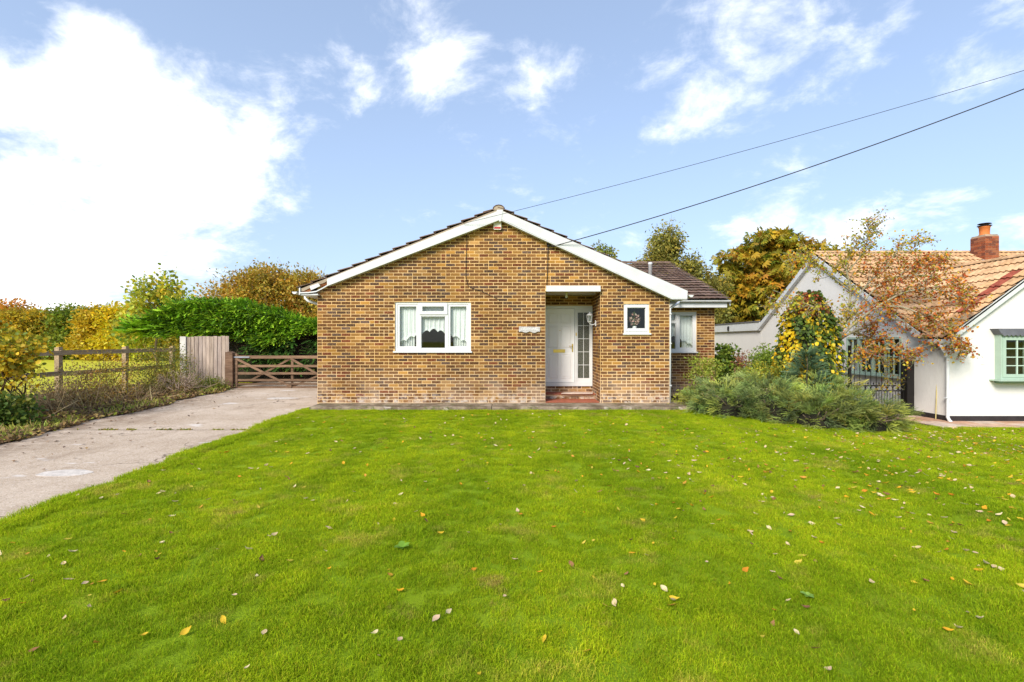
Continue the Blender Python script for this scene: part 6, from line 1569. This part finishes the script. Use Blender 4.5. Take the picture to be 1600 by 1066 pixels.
def grow_lawn():
    def ok(x, y):
        dr = np.array([drive_right(q) for q in y])
        m_ = (x > dr-.05) & (np.abs(x) < y*1.04+1.2) & ~((y > 11.45) & (x < 4.2)) & ~((x > 9.2) & (y > 11.03)) & ~((x < 4.3) & (x > -4.6) & (y > 11.44))
        return m_
    pts = []; sc = []
    for (ya, yb, dens, s) in ((1.2, 4.0, 230, .92), (4.0, 7.0, 160, 1.0), (7.0, 12.2, 115, 1.05)):
        xa, xb = -6, 14.5; n = int((xb-xa)*(yb-ya)*dens); x = RNG.uniform(xa, xb, n); y = RNG.uniform(ya, yb, n); k = ok(x, y) & ~((y > 11.35) & (x > 4.2))
        x, y = x[k], y[k]; pts.append(np.stack([x, y, ground(x, y)], 1)); sc.append(RNG.uniform(.7, 1.25, len(x))*s*(1+.13*np.sin(x*2.1+1.3*np.sin(y*1.7))*np.sin(y*2.6+x*.9)))
    # taller fringe along the driveway edge, the path and the bed
    for fn, n in ((lambda u: (np.array([drive_right(q) for q in 2+u*10])+RNG.normal(.02, .05, len(u)), 2+u*10), 900), (lambda u: (-4.5+u*8.8, np.full(len(u), 11.41)+RNG.normal(0, .025, len(u))), 500)):
        x, y = fn(RNG.random(n)); pts.append(np.stack([x, y, ground(x, y)], 1)); sc.append(RNG.uniform(1.0, 1.7, n))
    pts = np.concatenate(pts); sc = np.concatenate(sc).astype(np.float32)
    me = bpy.data.meshes.new('lawn_grass'); me.vertices.add(len(pts)); me.vertices.foreach_set('co', pts.astype(np.float32).ravel()); me.update()
    a = me.attributes.new('sc', 'FLOAT', 'POINT'); a.data.foreach_set('value', sc)
    o = bpy.data.objects.new('lawn_grass', me); COL.objects.link(o); tag(o, 'short mown green grass of the front lawn', None, None, 'stuff')
    ng = bpy.data.node_groups.new('grass_scatter', 'GeometryNodeTree')
    ng.interface.new_socket('Geometry', in_out='INPUT', socket_type='NodeSocketGeometry'); ng.interface.new_socket('Geometry', in_out='OUTPUT', socket_type='NodeSocketGeometry')
    N = ng.nodes.new; gi = N('NodeGroupInput'); go = N('NodeGroupOutput'); iop = N('GeometryNodeInstanceOnPoints'); jn = N('GeometryNodeJoinGeometry')
    for k, (nb, rad, h, lean, w) in enumerate(((120, .085, .028, .85, .0016), (110, .08, .033, 1.0, .0016), (125, .09, .024, .75, .0016), (100, .08, .036, .9, .0016), (115, .085, .027, 1.2, .0016), (90, .09, .030, .7, .0016))):
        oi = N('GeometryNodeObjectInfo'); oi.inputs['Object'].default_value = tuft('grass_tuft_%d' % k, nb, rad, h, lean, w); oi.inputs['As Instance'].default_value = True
        ng.links.new(oi.outputs['Geometry'], jn.inputs[0])
    rv = N('FunctionNodeRandomValue'); rv.data_type = 'FLOAT_VECTOR'; rv.inputs[0].default_value = (-.12, -.12, 0); rv.inputs[1].default_value = (.12, .12, 6.283)
    na = N('GeometryNodeInputNamedAttribute'); na.data_type = 'FLOAT'; na.inputs['Name'].default_value = 'sc'
    iop.inputs['Pick Instance'].default_value = True
    ng.links.new(gi.outputs[0], iop.inputs['Points']); ng.links.new(jn.outputs[0], iop.inputs['Instance']); ng.links.new(rv.outputs[0], iop.inputs['Rotation'])
    ng.links.new(na.outputs[0], iop.inputs['Scale']); ng.links.new(iop.outputs[0], go.inputs[0])
    md = o.modifiers.new('scatter', 'NODES'); md.node_group = ng

LEAFC = {'yellow': [(.66, .43, .03), (.60, .46, .06), (.70, .36, .02)], 'pale tan': [(.68, .50, .28), (.66, .46, .30), (.72, .58, .34)], 'brown': [(.26, .12, .05), (.34, .17, .07), (.20, .095, .05)], 'orange': [(.62, .24, .02), (.58, .28, .04)]}
def leafmesh(col, seed):
    r = random.Random(seed); n = 5; L = 1.0; v = []; f = []; curl = r.uniform(.2, .8); tw = r.uniform(-.3, .3)
    for i in range(n+1):
        s = i/n; w = .27*math.sin(math.pi*min(.97, s**.8+.03))+.015; z = curl*(s-.5)**2*1.2; y = tw*(s-.5)**2
        v += [(s*L-.5, y-w, z+.5*w*curl+r.uniform(0, .03)), (s*L-.5, y, z-.02), (s*L-.5, y+w, z+.7*w*curl+r.uniform(0, .03))]
    for i in range(n):
        a = 3*i; f += [(a, a+3, a+4, a+1), (a+1, a+4, a+5, a+2)]
    n0 = len(v); v += [(-.5, -.015, .0), (-.5, .015, 0), (-.78, .0, .05)]; f.append((n0, n0+1, n0+2))
    me = bpy.data.meshes.new('fallen_leaf'); me.from_pydata(v, [], f)
    a = me.attributes.new('col', 'FLOAT_COLOR', 'FACE'); a.data.foreach_set('color', np.tile(np.array([*col, 1], np.float32), (len(f), 1)).ravel()); me.materials.append(MAT['dryleaf']); me.shade_smooth()
    return me
def fall():
    M_ = {k: [leafmesh(c, i*7+j) for i, c in enumerate(cs) for j in range(2)] for k, cs in LEAFC.items()}
    r = random.Random(21); spots = []
    def prob(x, y):
        base = .5
        base += 3.2*math.exp(-((x-4.2)/2.2)**2-((y-6.0)/2.0)**2)+6.5*math.exp(-((x-8.3)/2.5)**2-((y-8.9)/1.6)**2)+1.2*math.exp(-((x-2.5)/1.5)**2-((y-4)/1.8)**2)
        base += .8*math.exp(-((x+3.2)/1.0)**2-((y-4.0)/1.5)**2); return base/6
    while len(spots) < 1500:
        y = r.uniform(2.2, 11.0); x = r.uniform(-4.4, 11.5)
        if abs(x) > y*1.03+.2 or x < drive_right(y)+.05: continue
        if (4.2 < x < 8.2 and y > 9.3+.3*abs(x-6.2)) : continue
        if r.random() < prob(x, y): spots.append((x, y))
    spots.sort(key=lambda p: p[0]**2+p[1]**2)
    lab = {'yellow': 'small yellow fallen leaf lying on the lawn', 'pale tan': 'pale tan dry fallen leaf lying on the lawn', 'brown': 'curled brown fallen leaf lying on the lawn', 'orange': 'orange fallen leaf lying on the lawn'}
    rest = []
    for i, (x, y) in enumerate(spots):
        k = r.choices(list(LEAFC), (3, 4, 1.6, 1.4))[0]; me = r.choice(M_[k]); s = r.uniform(.03, .064)
        mt = Matrix.Translation((x, y, gz(x, y)+.014+r.uniform(0, .012))) @ Matrix.Rotation(r.uniform(0, 6.28), 4, 'Z') @ Matrix.Rotation(r.gauss(0, .3), 4, 'X') @ Matrix.Rotation(r.gauss(0, .3), 4, 'Y') @ Matrix.Scale(s, 4)
        if i < 290:
            o = bpy.data.objects.new('fallen_leaf', me); COL.objects.link(o); o.matrix_world = mt; tag(o, lab[k], 'leaf', k+' fallen leaves on the lawn')
        else: rest.append((me, mt @ Matrix.Scale(1.15, 4)))
    o = joined(rest, 'scattered_leaves', MAT['dryleaf'], None); o['label'] = 'autumn leaves scattered over the far part of the lawn'
    # two broad-leaved weeds in the turf
    for (px_, py_, rr, colr, nl, lab_) in ((628, 862, .06, (.16, .30, .03), 9, 'rosette of green dandelion leaves in the middle of the lawn'), (1262, 938, .04, (.20, .32, .05), 6, 'grey-green weed with rounded leaves in the right half of the lawn')):
        y = CAMZ*800/(py_-533); x = X_(px_, y); t_ = thing('lawn_weed', lab_, 'weed', (x, y, gz(x, y)))
        n = nl; a = np.linspace(0, 6.28, n, endpoint=False)+RNG.normal(0, .2, n); ax = np.stack([np.cos(a), np.sin(a), .35+RNG.normal(0, .15, n)], 1); pos = np.tile(np.array([[x, y, gz(x, y)+.03]]), (n, 1))
        link('leaves', np_mesh('leaves', [scatter(*T_BROAD, pos, frames(ax), RNG.uniform(rr*.7, rr*1.2, n), pal([(colr, 1)], n))]), MAT['leaf'], t_)
    # a few crumbs of leaf and twig on the concrete
    n = 260; y = RNG.uniform(4.5, 16, n); x = np.array([drive_left(q) for q in y])+np.abs(RNG.normal(0, 1.1, n)); k = x < np.array([drive_right(q) for q in y]); x, y = x[k], y[k]; n = len(x)
    ax = unit(n); ax[:, 2] *= .15
    tag(link('drive_litter', np_mesh('drive_litter', [scatter(*T_LEAF, np.stack([x, y, np.full(n, .004)], 1), frames(ax, RNG.uniform(-.4, .4, n)), RNG.uniform(.02, .08, n), pal([((.13, .075, .04), 3), ((.22, .13, .06), 2), ((.07, .045, .03), 2)], n))]), MAT['dryleaf'], None), 'crumbs of leaf and twig on the driveway', None, None, 'stuff')
grow_lawn(); fall()
